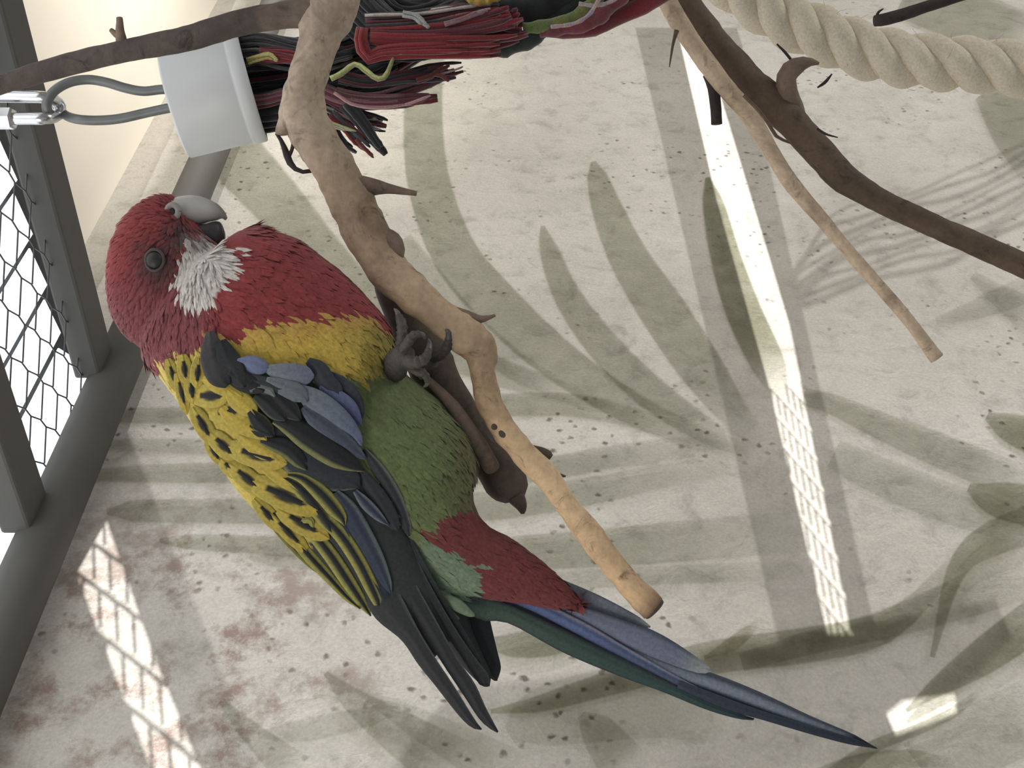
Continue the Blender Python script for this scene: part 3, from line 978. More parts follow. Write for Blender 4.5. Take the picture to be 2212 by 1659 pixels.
# yellow feathers with a black drop, over the upper back
spots = [  # x, y, length of the drop, angle, half width of the feather, layer
    (398, 792, 34, 82, 17, 3.2), (428, 800, 34, 95, 17, 3.2), (372, 805, 40, 72, 14, 3.0),
    (447, 855, 42, 2, 27, 2.9), (414, 838, 30, 84, 17, 2.9), (391, 842, 48, 76, 13, 2.6),
    (488, 889, 48, -8, 27, 2.5), (435, 912, 48, 60, 20, 2.3),
    (478, 958, 42, 44, 23, 2.0), (545, 980, 68, 16, 29, 1.9), (460, 972, 34, 58, 14, 1.8),
    (494, 1008, 30, 44, 18, 1.6), (530, 1030, 58, 40, 23, 1.4), (604, 1066, 88, 24, 31, 1.4),
    (576, 1108, 52, 48, 18, 1.1), (646, 1126, 66, 30, 24, 1.0), (618, 1144, 62, 46, 18, 0.9),
]
def drop(cen_t, half_t, wmax):
    def f(t, s):
        u = (t - cen_t) / half_t
        k = abs(s) / (wmax * math.sqrt(max(1 - u * u, 1e-4))) if abs(u) < 1 else 9
        base = mixc(YL, YG, 0.35 * abs(s) + 0.25 * (1 - t))
        return mixc(BKF, base, sm(0.75, 1.05, k))
    return f
for (x, y, L, ang, hw, ly) in spots:
    ca, sa = math.cos(math.radians(ang)), math.sin(math.radians(ang))
    T = L * 2.0
    pts = []
    for u, w in ((-0.95, 0.45), (-0.6, 0.85), (-0.1, 1.0), (0.35, 0.95), (0.7, 0.70), (0.92, 0.32), (1.0, 0.06)):
        pts.append((x + ca * T * u * 0.5 + ca * T * 0.08, y + sa * T * u * 0.5 + sa * T * 0.08, hw * w))
    A, B = edges_from_center(pts)
    feather('back_feather', A, B, drop(0.46, 0.26, 0.42), wing, 0.5 + ly * 0.42, -8, n=26, m=13, camber=0.45, thick=0.18)

def wf0(pts, off):
    A, B = edges_from_center(z3(pts))
    feather('back_feather', A, B, lambda t, s: mixc(YL, YG, 0.45 * abs(s) ** 2 + 0.15 * t), wing, off * 0.6, -12, n=18, m=9, camber=0.45, thick=0.18)
for pts, off in (([(430, 350, 20), (490, 410, 58), (560, 470, 50), (600, 515, 6)], 3.3), ([(400, 460, 25), (490, 530, 60), (590, 590, 45), (655, 640, 5)], 3.0),
                 ([(500, 610, 25), (590, 670, 50), (680, 725, 42), (735, 770, 5)], 2.3), ([(590, 740, 25), (690, 810, 46), (780, 880, 40), (855, 945, 4)], 2.0),
                 ([(300, 300, 15), (370, 330, 45), (450, 360, 45), (520, 400, 6)], 3.4)):
    wf0(pts, off)
fl = []   # name, center pts, colour function, offset
def wf(name, pts, colf, off, fb=-12, z=True, n=22, m=9, camber=0.8):
    A, B = edges_from_center(z3(pts) if z else pts)
    feather(name, A, B, colf, wing, off, fb, n=n, m=m, camber=camber)

# black shoulder patch
wf('shoulder_feather', [(340, 40, 20), (350, 110, 55), (360, 200, 70), (400, 290, 70), (440, 340, 20)], c_flat(S(74, 70, 72), BKF), 4.0)
wf('shoulder_feather', [(400, 90, 30), (430, 170, 60), (470, 250, 65), (510, 320, 40), (530, 350, 8)], c_flat(BKF, S(48, 50, 52)), 3.8)
wf('shoulder_feather', [(440, 270, 40), (510, 310, 55), (580, 345, 45), (640, 370, 8)], c_flat(BKF), 3.4)
wf('shoulder_feather', [(560, 300, 25), (620, 330, 48), (690, 350, 45), (740, 360, 6)], c_flat(S(58, 62, 66)), 3.0)
# blue and blue grey coverts along the wing bend
wf('covert_feather', [(490, 200, 10), (540, 215, 42), (600, 232, 52), (650, 240, 30), (670, 245, 4)], c_flat(BBL, S(104, 112, 140)), 3.9)
wf('covert_feather', [(640, 240, 15), (720, 265, 50), (810, 280, 62), (880, 285, 48), (915, 288, 8)], c_flat(S(118, 126, 132), S(110, 118, 140)), 3.6)
wf('covert_feather', [(650, 310, 20), (730, 340, 50), (800, 370, 55), (850, 400, 40), (880, 430, 4)], c_flat(S(112, 122, 124), S(98, 106, 116)), 3.2)
wf('covert_feather', [(560, 370, 8), (610, 350, 22), (660, 360, 25), (700, 400, 6)], c_flat(S(108, 116, 116)), 3.3)
wf('covert_feather', [(880, 200, 20), (940, 250, 50), (980, 320, 55), (1040, 370, 40), (1060, 400, 5)], c_flat(S(56, 60, 66)), 2.4)
wf('covert_feather', [(980, 270, 20), (1060, 330, 45), (1120, 400, 50), (1165, 470, 30), (1180, 520, 4)], c_flat(S(60, 64, 72)), 1.6)
wf('covert_feather', [(950, 340, 15), (1020, 400, 50), (1100, 460, 52), (1150, 520, 30), (1175, 560, 4)], c_flat(S(104, 112, 140), S(96, 106, 144)), 2.0)
wf('covert_feather', [(820, 350, 25), (900, 410, 62), (990, 480, 72), (1080, 560, 64), (1150, 630, 35), (1180, 668, 5)], c_flat(S(112, 122, 128), S(102, 112, 138)), 2.6)
wf('covert_feather', [(850, 460, 20), (930, 530, 50), (1030, 610, 58), (1130, 690, 42), (1200, 745, 5)], c_edge(S(74, 82, 96), S(94, 102, 116), 0.5, 0.9), 2.0)
# black feathers with olive or grey edges in the middle of the wing
wf('covert_feather', [(590, 390, 25), (650, 430, 48), (710, 490, 45), (760, 530, 8)], c_edge(BKF, S(92, 100, 88), 0.7, 1.0), 2.6)
wf('covert_feather', [(680, 350, 25), (730, 420, 50), (790, 480, 50), (840, 530, 8)], c_edge(BKF, S(88, 96, 84), 0.75, 1.0), 2.5)
wf('covert_feather', [(560, 480, 20), (610, 540, 48), (660, 590, 40), (690, 620, 5)], c_edge(BKF, S(110, 108, 70), 0.75, 1.0), 2.3)
wf('covert_feather', [(560, 560, 15), (620, 590, 35), (680, 615, 6)], c_flat(BKF), 2.2)
wf('covert_feather', [(690, 530, 20), (780, 560, 55), (900, 640, 72), (1040, 730, 66), (1140, 785, 35), (1195, 808, 4)], c_edge(BKF, S(126, 128, 86), 0.55, 0.8, -1), 1.9)
wf('covert_feather', [(620, 640, 20), (690, 660, 40), (770, 690, 52), (840, 760, 40), (875, 805, 4)], c_edge(BKF, S(118, 120, 74), 0.5, 0.85, -1), 1.6)
wf('covert_feather', [(720, 660, 40), (820, 740, 95), (950, 810, 105), (1080, 850, 75), (1150, 880, 40), (1165, 905, 6)], c_edge(S(52, 56, 62), S(128, 130, 112), 0.75, 0.95, -1), 1.2)
# long yellow edged feathers towards the lower back
wf('tertial_feather', [(770, 830, 12), (850, 850, 30), (950, 930, 45), (1030, 1020, 45), (1075, 1080, 25), (1085, 1110, 4)], c_edge(BKF, YG, 0.35, 0.7), 1.5)
wf('tertial_feather', [(730, 840, 20), (830, 900, 40), (920, 1000, 50), (990, 1100, 40), (1010, 1150, 5)], c_edge(BKF, YG, 0.4, 0.75), 1.3)
wf('tertial_feather', [(860, 960, 14), (950, 1050, 36), (1060, 1160, 42), (1160, 1310, 42), (1240, 1470, 38), (1278, 1560, 24), (1282, 1595, 4)], c_edge(BKF, YG, 0.3, 0.65), 1.2)
wf('tertial_feather', [(850, 1050, 14), (910, 1150, 36), (1010, 1280, 42), (1110, 1430, 40), (1190, 1550, 26), (1228, 1610, 4)], c_edge(BKF, YG, 0.3, 0.65), 1.0)
wf('tertial_feather', [(690, 1040, 12), (780, 1150, 30), (890, 1280, 36), (1000, 1400, 30), (1100, 1510, 20), (1170, 1570, 4)], c_edge(BKF, YG, 0.25, 0.6), 0.8)
wf('tertial_feather', [(600, 1000, 8), (690, 1110, 18), (800, 1230, 22), (900, 1330, 18), (980, 1400, 4)], c_edge(BKF, S(122, 120, 54), 0.1, 0.5), 0.7)
wf('tertial_feather', [(830, 1090, 10), (890, 1080, 22), (910, 1130, 4)], c_flat(YG), 1.5)
# bluish secondaries
wf('flight_feather', [(1030, 930, 25), (1100, 1020, 52), (1180, 1160, 56), (1260, 1310, 48), (1320, 1440, 26), (1340, 1490, 4)], c_edge(DBL, S(104, 114, 116), 0.4, 0.8, 1), 1.0, n=30)
wf('flight_feather', [(1000, 980, 20), (1080, 1120, 46), (1170, 1290, 52), (1260, 1450, 48), (1330, 1570, 36), (1400, 1690, 10)], c_flat(DBL, S(50, 54, 62)), 0.6, n=30)
wf('flight_feather', [(1140, 920, 14), (1200, 990, 32), (1270, 1060, 26), (1328, 1112, 3)], c_edge(DBL, S(106, 116, 122), 0.3, 0.8), 1.3)
wf('flight_feather', [(1190, 690, 12), (1260, 790, 34), (1330, 900, 40), (1390, 1020, 38), (1430, 1130, 24), (1440, 1170, 3)], c_edge(S(54, 57, 62), S(120, 120, 116), 0.55, 0.9, 1), 1.0)
wf('flight_feather', [(1160, 800, 20), (1260, 950, 52), (1340, 1080, 46), (1380, 1140, 5)], c_flat(S(54, 57, 62)), 0.7)

# primaries reaching past the body, each its own vane
def wfe(name, A, B, colf, depth, par_=wing, m=9, n=30, camber=0.7, mat=None):
    return feather(name, A, B, colf, par_, depth=depth, n=n, m=m, camber=camber, mat=mat)
PRI = c_edge(S(54, 56, 58), S(92, 94, 94), 0.72, 0.97, 1)
wfe('flight_feather', [(770, 1240), (805, 1328), (867, 1383), (903, 1435), (940, 1481), (971, 1521), (1002, 1558), (1023, 1574), (1040, 1577)],
    [(830, 1215), (868, 1290), (905, 1362), (940, 1420), (968, 1462), (990, 1496), (1012, 1532), (1030, 1560), (1041, 1574)], c_edge(S(56, 58, 60), S(104, 106, 106), 0.78, 0.98, 1), (-16, -14.5, -12.5, -9.5, -7))
wfe('flight_feather', [(800, 1180), (850, 1270), (910, 1362), (960, 1440), (1000, 1500), (1035, 1553), (1058, 1574), (1074, 1583)],
    [(855, 1170), (893, 1250), (945, 1345), (990, 1425), (1025, 1475), (1048, 1525), (1064, 1556), (1077, 1580)], c_edge(S(52, 54, 56), S(100, 102, 102), 0.80, 0.98, 1), (-15, -13, -10.5, -7.5, -5.5))
wfe('flight_feather', [(830, 1150), (885, 1245), (950, 1350), (1000, 1425), (1035, 1478), (1048, 1484)],
    [(880, 1160), (925, 1255), (985, 1360), (1030, 1425), (1055, 1458), (1057, 1480)], c_edge(S(52, 54, 56), S(86, 88, 88), 0.75, 0.97, 1), (-14, -11.5, -9, -6, -4))
wfe('flight_feather', [(850, 1120), (900, 1225), (950, 1310), (1000, 1390), (1030, 1440)],
    [(873, 1125), (918, 1215), (965, 1300), (1015, 1380), (1040, 1432)], c_edge(S(58, 60, 62), S(150, 146, 138), 0.55, 0.9, -1), (-15, -12, -8.5, -5, -3))
# far wing tip showing beyond the body
wfe('flight_feather', [(935, 1300), (965, 1370), (1005, 1420), (1045, 1455), (1068, 1471)],
    [(1050, 1290), (1060, 1345), (1074, 1405), (1082, 1442), (1074, 1471)], c_flat(S(50, 52, 54)), (12, 12, 12, 12, 12))
wfe('flight_feather', [(930, 1280), (960, 1380), (1000, 1440), (1040, 1480), (1052, 1484)],
    [(1000, 1290), (1020, 1360), (1045, 1420), (1060, 1455), (1058, 1482)], c_flat(S(56, 58, 60)), (9, 9, 9, 9, 9))

# ---- tail
tail = feather('tail', [(960, 1240), (1060, 1300), (1160, 1350), (1300, 1420), (1480, 1490), (1640, 1545)],
    [(1010, 1215), (1100, 1262), (1200, 1305), (1320, 1360), (1500, 1450), (1650, 1530)], c_flat(S(58, 68, 76), S(52, 60, 76)), par, depth=(8, 8, 8, 8, 8), n=24)
sub(tail, par)
tail['label'] = 'long tail with blue, grey blue and green feathers'
TB = S(92, 106, 142); TG = S(104, 112, 132); TGR = S(70, 88, 78); TDK = S(50, 53, 60)
# pale outer feathers
wfe('tail_feather', [(1130, 1262), (1242, 1312), (1310, 1332), (1369, 1350), (1392, 1356), (1404, 1356)],
    [(1150, 1222), (1204, 1247), (1284, 1281), (1345, 1312), (1384, 1335), (1406, 1353)], c_edge(S(126, 134, 148), S(98, 108, 122), 0.6, 1.0, 1, S(178, 184, 184)), (7, 7.5, 8, 8.5, 9), tail)
wfe('tail_feather', [(1120, 1275), (1215, 1322), (1350, 1394), (1446, 1434), (1500, 1452), (1525, 1455), (1538, 1450)],
    [(1150, 1262), (1235, 1300), (1369, 1345), (1420, 1366), (1465, 1392), (1515, 1427), (1541, 1449)], c_edge(S(116, 124, 144), S(74, 80, 94), 0.45, 0.95, 1, S(160, 164, 160)), (4.5, 5, 5.5, 6, 6.5), tail)
# the long middle feather
wfe('tail_feather', [(1150, 1322), (1300, 1398), (1440, 1478), (1560, 1525), (1653, 1556), (1715, 1575), (1830, 1606), (1870, 1613), (1894, 1618)],
    [(1160, 1300), (1320, 1378), (1460, 1432), (1542, 1455), (1638, 1493), (1753, 1547), (1842, 1585), (1878, 1606), (1896, 1617)],
    lambda t, s: mixc(mixc(S(58, 65, 78), S(136, 146, 162), sm(-0.35, 0.05, s)), S(74, 80, 92), sm(0.35, 0.75, s)) if t < 0.93 else S(58, 61, 68), (5, 6, 7, 8, 9), tail)
wfe('tail_feather', [(1460, 1488), (1560, 1530), (1653, 1557), (1740, 1583), (1830, 1607), (1892, 1617)],
    [(1470, 1470), (1570, 1508), (1660, 1540), (1745, 1566), (1835, 1592), (1893, 1614)], c_flat(S(60, 68, 84), S(52, 57, 68)), (5, 5.5, 6, 7, 8), tail)
# green near feather with a dark rim
wfe('tail_feather', [(985, 1310), (1040, 1340), (1100, 1347), (1215, 1409), (1331, 1458), (1427, 1493), (1523, 1532), (1590, 1552), (1627, 1556)],
    [(1000, 1270), (1060, 1290), (1110, 1308), (1225, 1362), (1340, 1420), (1446, 1474), (1540, 1520), (1600, 1542), (1630, 1552)],
    lambda t, s: mixc(mixc(TGR, S(52, 74, 76), t), TDK, max(sm(0.45, 0.9, s), sm(0.85, 1.0, -s), sm(0.9, 1, t))), (1, 2.5, 4, 5, 6), tail)
# bright blue stripe and its pale edge
wfe('tail_feather', [(1006, 1252), (1080, 1292), (1160, 1325), (1260, 1378), (1360, 1432), (1460, 1484), (1560, 1520)],
    [(1012, 1226), (1090, 1262), (1170, 1298), (1270, 1348), (1365, 1405), (1465, 1462), (1562, 1512)],
    lambda t, s: mixc(mixc(S(96, 110, 152), S(80, 90, 114), sm(0.3, 0.9, t)), mixc(S(160, 156, 156), S(120, 130, 160), t), sm(0.45, 0.75, s)), (3, 3.5, 4.2, 5, 5.5, 6), tail)
# pale green rump feathers
for pts, c in (([(930, 1190, 14), (965, 1210, 32), (1000, 1240, 24), (1016, 1255, 4)], C_RUMP), ([(925, 1220, 14), (950, 1245, 28), (985, 1262, 14), (1000, 1266, 4)], S(100, 120, 100)),
               ([(950, 1285, 6), (985, 1305, 14), (1015, 1325, 8), (1026, 1330, 2)], C_RUMP), ([(945, 1300, 6), (965, 1320, 10), (992, 1338, 3)], S(104, 112, 92))):
    A, B = edges_from_center(pts)
    feather('rump_feather', A, B, c_edge(c, tuple(x * 0.75 for x in c), 0.6, 1.0), tail, depth=(-6, -6, -5), n=14)

# ---- beak, eye, feet
v, f = loft([
    (383, 492, 372, 432, -3, 7.5), (392, 494, 382, 427, -3, 7.6), (408, 494, 402, 423, -3, 7.2), (428, 488, 428, 423, -3, 6.2),
    (447, 480, 452, 431, -3, 5.0), (466, 476, 474, 444, -3, 3.6), (480, 472, 487, 460, -3, 2.0), (486, 476, 491, 470, -3, 0.8)], 20, 30)
beak = mesh_obj('upper_beak', v, f, M_BEAK, par, [mixc(S(182, 181, 175), S(136, 138, 134), sm(440, 486, pix(p)[0])) for p in v], True)
sub(beak, par)
v, f = loft([(420, 512, 424, 488, -3, 5.5), (440, 524, 446, 484, -3, 5.6), (462, 532, 468, 478, -3, 4.6), (478, 534, 480, 486, -3, 3.2), (485, 520, 485, 500, -3, 1.5)], 16, 20)
mesh_obj('lower_beak', v, f, M_BEAK, par, [S(70, 68, 70)] * len(v), True)
def ball(name, cx, cy, D, r, mat, parent, col=(1, 1, 1), flat=0.6):
    mb = MB(); nu, nv = 14, 10
    c = P(cx, cy, D); idx = []
    for j in range(nv + 1):
        th = math.pi * j / nv; row = []
        for i in range(nu):
            ph = 2 * math.pi * i / nu
            row.append(mb.vert(c + Vector((math.sin(th) * math.cos(ph) * r, -math.cos(th) * r * flat, math.sin(th) * math.sin(ph) * r)), col))
        idx.append(row)
    for j in range(nv):
        for i in range(nu):
            mb.f.append((idx[j][i], idx[j][(i + 1) % nu], idx[j + 1][(i + 1) % nu], idx[j + 1][i]))
    return mb.build(name, mat, parent)
def ring(name, cx, cy, D, rx, ry, r, mat, parent, col):
    mb = MB(); pts = []
    for i in range(29):
        a = 2 * math.pi * i / 28
        pts.append(P(cx + rx * math.cos(a), cy + ry * math.sin(a), D))
    mb.tube(pts, r, 8, col, caps=False)
    return mb.build(name, mat, parent)
de = depth_at(334, 562, D0 - 0.02)
eye = ball('eye', 334, 562, de - 0.0004, 0.0030, M_EYE, par)
sub(eye, par)
ring('eye_ring', 334, 562, de - 0.0006, 19, 23, 0.0006, M_BEAK, eye, S(80, 72, 72))
dn = depth_at(373, 457, D0 - 0.012)
ring('cere', 373, 457, dn - 0.0006, 12, 14, 0.0011, M_BEAK, beak, S(150, 144, 141))
ball('nostril', 373, 457, dn - 0.0002, 0.0016, M_EYE, beak)

def toe(parent, pts, claw):
    """pts: (x, y, depth mm, radius px); claw: same, tapering"""
    c = catmull([(p[0], p[1], p[2], p[3]) for p in pts], 22)
    mb = MB()
    P3 = [P(q[0], q[1], D0 + q[2] * MM) for q in c]
    R = [max(q[3], 1) / F * D0 * (1 + 0.10 * math.sin(i * 1.9)) for i, q in enumerate(c)]
    mb.tube(P3, R, 10, S(104, 100, 98), wob=0.10, wscale=900)
    t = mb.build('toe', M_SKIN, parent)
    c = catmull(claw, 12); mb = MB()
    mb.tube([P(q[0], q[1], D0 + q[2] * MM) for q in c], [max(q[3], 0.6) / F * D0 for q in c], 8)
    ORIG[t.name] = ORIG[parent.name]
    mb.build('claw', plain('claw_horn', S(92, 92, 92), 0.35), t)
    return t
fm = MB()
fm.tube([P(*q[:2], D0 + q[2] * MM) for q in ((852, 800, -10), (858, 778, -17), (872, 768, -20), (884, 772, -21))], [0.0045, 0.0042, 0.0042, 0.0034], 12, wob=0.08, wscale=700)
foot = fm.build('foot', M_SKIN, par)
sub(foot, par)
toe(foot, [(866, 772, -21, 13), (885, 783, -24, 14), (905, 782, -25, 13), (920, 772, -25, 10), (926, 755, -24, 7)], [(926, 757, -24, 7), (928, 742, -22, 5), (925, 732, -20, 1.5)])
toe(foot, [(862, 756, -18, 10), (868, 728, -20, 11), (868, 702, -19, 11), (862, 684, -16, 8)], [(862, 686, -16, 7), (858, 674, -13, 5), (852, 667, -10, 1.5)])
toe(foot, [(864, 765, -20, 11), (878, 744, -23, 11), (892, 726, -24, 10), (905, 722, -23, 8)], [(904, 722, -23, 7), (914, 724, -21, 5), (918, 732, -18, 1.5)])
toe(foot, [(876, 786, -18, 10), (898, 800, -22, 10), (916, 808, -22, 9), (924, 822, -20, 7)], [(924, 820, -20, 6), (922, 830, -18, 4.5), (915, 836, -15, 1.5)])
# far foot: one toe hooks round the stub
fm = MB()
fm.tube([P(*q[:2], D0 + q[2] * MM) for q in ((900, 800, 12), (925, 785, 14), (940, 770, 14))], [0.004, 0.0038, 0.003], 10)
foot2 = fm.build('foot', M_SKIN, par)
sub(foot2, par)
toe(foot2, [(935, 775, 12, 10), (955, 765, 6, 11), (966, 748, 2, 11), (970, 730, 0, 8)], [(970, 732, 0, 8), (968, 718, -1, 6), (962, 712, -1, 2)])

# ------------------------------------------------------------------ branches
def limb(name, pts, D, mat, parent, sides=16, wob=0.10, per=14.0, tint=None, wscale=70.0):
    """pts: (x, y, radius px[, depth mm offset]); D: metres from the camera"""
    q = [(p[0], p[1], p[2], p[3] if len(p) > 3 else 0.0) for p in pts]
    L = sum(math.hypot(q[i + 1][0] - q[i][0], q[i + 1][1] - q[i][1]) for i in range(len(q) - 1))
    n = max(8, int(L / per))
    c = catmull(q, n)
    P3, R = [], []
    for k in c:
        d = D + k[3] * MM
        P3.append(P(k[0], k[1], d)); R.append(max(k[2], 0.8) / F * d)
    mb = MB(); mb.tube(P3, R, sides, [tint(k[0], k[1]) for k in c] if tint else (1, 1, 1), wob=wob, wscale=wscale)
    return mb.build(name, mat, parent)

DB = 0.425
br = thing('perch_branch', 'pale peeled branch with thorny twigs that the parrot grips', 'branch', P(838, 585, DB))
def stem_light_tint(x, y):  # bark hue with light painted in: lit near the free end, shaded midway
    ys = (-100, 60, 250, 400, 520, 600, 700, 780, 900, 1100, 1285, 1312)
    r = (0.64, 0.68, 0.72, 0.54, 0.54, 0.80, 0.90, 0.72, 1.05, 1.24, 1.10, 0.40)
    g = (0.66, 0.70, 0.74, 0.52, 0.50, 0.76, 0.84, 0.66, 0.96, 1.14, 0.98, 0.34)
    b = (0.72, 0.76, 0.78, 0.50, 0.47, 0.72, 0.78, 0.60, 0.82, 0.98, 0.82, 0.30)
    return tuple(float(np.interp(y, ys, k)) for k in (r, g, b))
stem = limb('stem', [(930, -1000, 64, 60), (850, -600, 62, 35), (770, -260, 60, 10), (752, -120, 58, 4), (730, -30, 56, 0), (704, 40, 53), (688, 95, 46), (667, 175, 45), (657, 245, 51), (680, 300, 50), (708, 345, 47), (745, 405, 47), (765, 450, 46), (803, 522, 49), (840, 583, 46), (885, 628, 42), (945, 676, 37), (1003, 720, 41), (1038, 762, 37), (1041, 805, 29), (1060, 875, 28), (1093, 933, 29), (1137, 985, 27), (1183, 1031, 26), (1218, 1080, 25), (1280, 1163, 27), (1345, 1245, 28), (1385, 1290, 30), (1410, 1313, 29)], DB, M_BARK, br, 24, 0.20, 8.0, stem_light_tint, 85.0)
sub(stem, br)
limb('cut_end', [(1402, 1305, 27, 0), (1409, 1312, 28, 0), (1415, 1318, 26, 0)], DB, M_BARKDD, br, 20, 0.10, 3.0)
limb('side_limb', [(735, 10, 46), (680, 22, 40), (620, 32, 31), (530, 46, 27), (400, 84, 26), (300, 104, 25), (200, 126, 23), (100, 153, 23), (0, 184, 20), (-120, 225, 20), (-300, 290, 18), (-450, 320, 14)], DB, M_BARKD, br, 16, 0.12, 12.0, lambda x, y: (0.50, 0.56, 0.63) if x < 560 else (0.80, 0.84, 0.88))  # tinted darker beyond the joint, its backlit look put into the colour
limb('dark_stub', [(835, 600, 30, 14), (858, 650, 40, 16), (890, 715, 46, 16), (925, 775, 48, 16), (962, 840, 44, 16), (1000, 905, 40, 16), (1042, 970, 40, 16), (1085, 1028, 46, 15), (1106, 1062, 38, 14), (1113, 1078, 22, 14)], DB, M_BARKDD, br, 18, 0.18)
limb('twig', [(1112, 1070, 20, 12), (1124, 1088, 15, 12), (1128, 1100, 10, 12), (1129, 1110, 4, 12)], DB, M_BARKDD, br, 10, 0.15)
limb('twig', [(925, 822, 9, 0), (950, 846, 12, -3), (980, 880, 14, -4), (1012, 930, 17, -3), (1040, 972, 19, 0), (1062, 1010, 20, 6)], DB, M_BARKD, br, 12, 0.15)
limb('thorn', [(770, 404, 26, 0), (805, 404, 19, 2), (835, 407, 12, 2), (870, 413, 8, 2), (900, 418, 5.5, 2)], DB, M_BARKD, br, 10)
limb('thorn', [(985, 686, 24), (1012, 688, 18), (1034, 690, 10), (1052, 687, 6), (1070, 681, 3)], DB, M_BARKD, br, 10)
limb('thorn', [(1148, 975, 14), (1168, 982, 16), (1184, 986, 13), (1189, 990, 9)], DB + 0.004, M_BARKDD, br, 8)
limb('thorn', [(1195, 1020, 8), (1208, 1026, 5), (1222, 1029, 2)], DB, M_BARKDD, br, 8)
limb('twig', [(264, 104, 14), (262, 85, 12), (259, 66, 10), (259, 50, 8), (258, 38, 7)], DB, M_BARKD, br, 10)
limb('twig', [(258, 78, 9), (248, 72, 7), (239, 64, 5)], DB, M_BARKD, br, 8)
limb('knot', [(815, 505, 24), (838, 528, 33), (854, 545, 26), (864, 556, 16), (868, 560, 6)], DB, M_BARKD, br, 14, 0.05)
limb('knot', [(650, 230, 30), (634, 255, 32), (618, 272, 22), (604, 284, 12), (597, 290, 4)], DB, M_BARK, br, 14, 0.05, 6.0, stem_light_tint)
limb('knot', [(1010, 720, 30), (1032, 742, 36), (1046, 760, 30), (1050, 785, 22), (1046, 805, 10)], DB, M_BARK, br, 14, 0.05, 8.0, stem_light_tint)
for kx, ky, kr in ((1088, 935, 11), (1068, 922, 7), (1036, 788, 6), (1038, 815, 5)):
    ds_ = DB - 27 / F * DB * 0.92 if ky > 770 else DB - 40 / F * DB * 0.96
    ball('knot', kx, ky, ds_, kr / F * DB, M_BARKDD, br, (1, 1, 1), 0.35)
limb('twig', [(597, 288, 3.5), (608, 305, 4.5), (619, 332, 7), (624, 348, 8), (634, 362, 6), (652, 371, 5), (672, 369, 5)], DB, M_BARKX, br, 8, 0.25)
limb('twig', [(634, 308, 4), (630, 325, 4), (622, 340, 5)], DB, M_BARKX, br, 8, 0.2)

DBB = 0.60
bb = thing('forked_branch', 'forked brown branch hanging beside the cotton rope', 'branch', P(1645, 200, DBB))
limb('main_limb', [(1150, -1000, 52, -70), (1290, -560, 50, -40), (1395, -230, 48), (1440, -80, 45), (1468, 0, 42), (1506, 60, 41), (1562, 128, 41), (1620, 184, 39), (1650, 206, 36), (1690, 246, 34), (1742, 298, 33), (1808, 372, 32), (1872, 418, 28), (1950, 457, 25), (2060, 507, 25), (2212, 573, 27), (2330, 622, 27), (2700, 770, 26), (3050, 900, 22)], DBB, M_BARKB, bb, 18)
limb('side_limb', [(1430, -20, 20, -22), (1468, 50, 20, -22), (1508, 110, 20, -22), (1560, 180, 20, -20), (1600, 226, 19, -14), (1628, 262, 18, -8), (1668, 330, 17, -6), (1716, 404, 18, -6), (1785, 485, 15, -6), (1859, 573, 14, -6), (1951, 678, 14, -6), (2024, 774, 15, -6)], DBB, M_BARK, bb, 14)
limb('twig', [(1532, 160, 14, -16), (1541, 190, 13, -16), (1546, 230, 12, -16), (1548, 268, 12, -16)], DBB, M_BARKX, bb, 10)
limb('twig', [(1722, 262, 22, 12), (1708, 225, 24, 2), (1700, 195, 22, -6), (1700, 162, 21, -8), (1722, 142, 18, -8), (1748, 134, 10, -8), (1769, 137, 3, -8)], DBB, M_BARKD, bb, 12)
limb('thorn', [(1462, 66, 6, -30), (1455, 90, 3.5, -30), (1450, 118, 2.5, -30), (1446, 145, 1.2, -30)], DBB, M_BARKB, bb, 6)
limb('bark_strip', [(1606, 206, 4, -28), (1640, 240, 4, -28), (1662, 270, 4, -28), (1678, 295, 4, -24), (1706, 308, 3, -20)], DBB, M_BARKB, bb, 6)
limb('bark_strip', [(1765, 278, 3, -10), (1785, 290, 2.5, -10), (1810, 297, 1.2, -10)], DBB, M_BARKX, bb, 6)
limb('bark_strip', [(1766, 189, 2, -6), (1782, 178, 4, -6), (1797, 160, 2, -6)], DBB, M_BARKX, bb, 6)
limb('bark_strip', [(1708, 128, 3, -6), (1695, 112, 3, -6), (1678, 95, 2, -6)], DBB, M_BARKX, bb, 6)

st = thing('thin_stick', 'thin blackish stick lying across the cotton rope at the top corner', 'stick', P(1900, 46, 0.545))
limb('stick_shaft', [(1889, 45, 11), (1915, 41, 13), (1960, 28, 13), (2020, 8, 13), (2080, -12, 14), (2200, -52, 15), (2330, -95, 15), (2700, -220, 16), (3100, -360, 16)], 0.545, M_BARKX, st, 12, 0.12)
limb('bark_strip', [(1893, 36, 3), (1898, 26, 3), (1908, 19, 1.5)], 0.545, M_BARKX, st, 6)

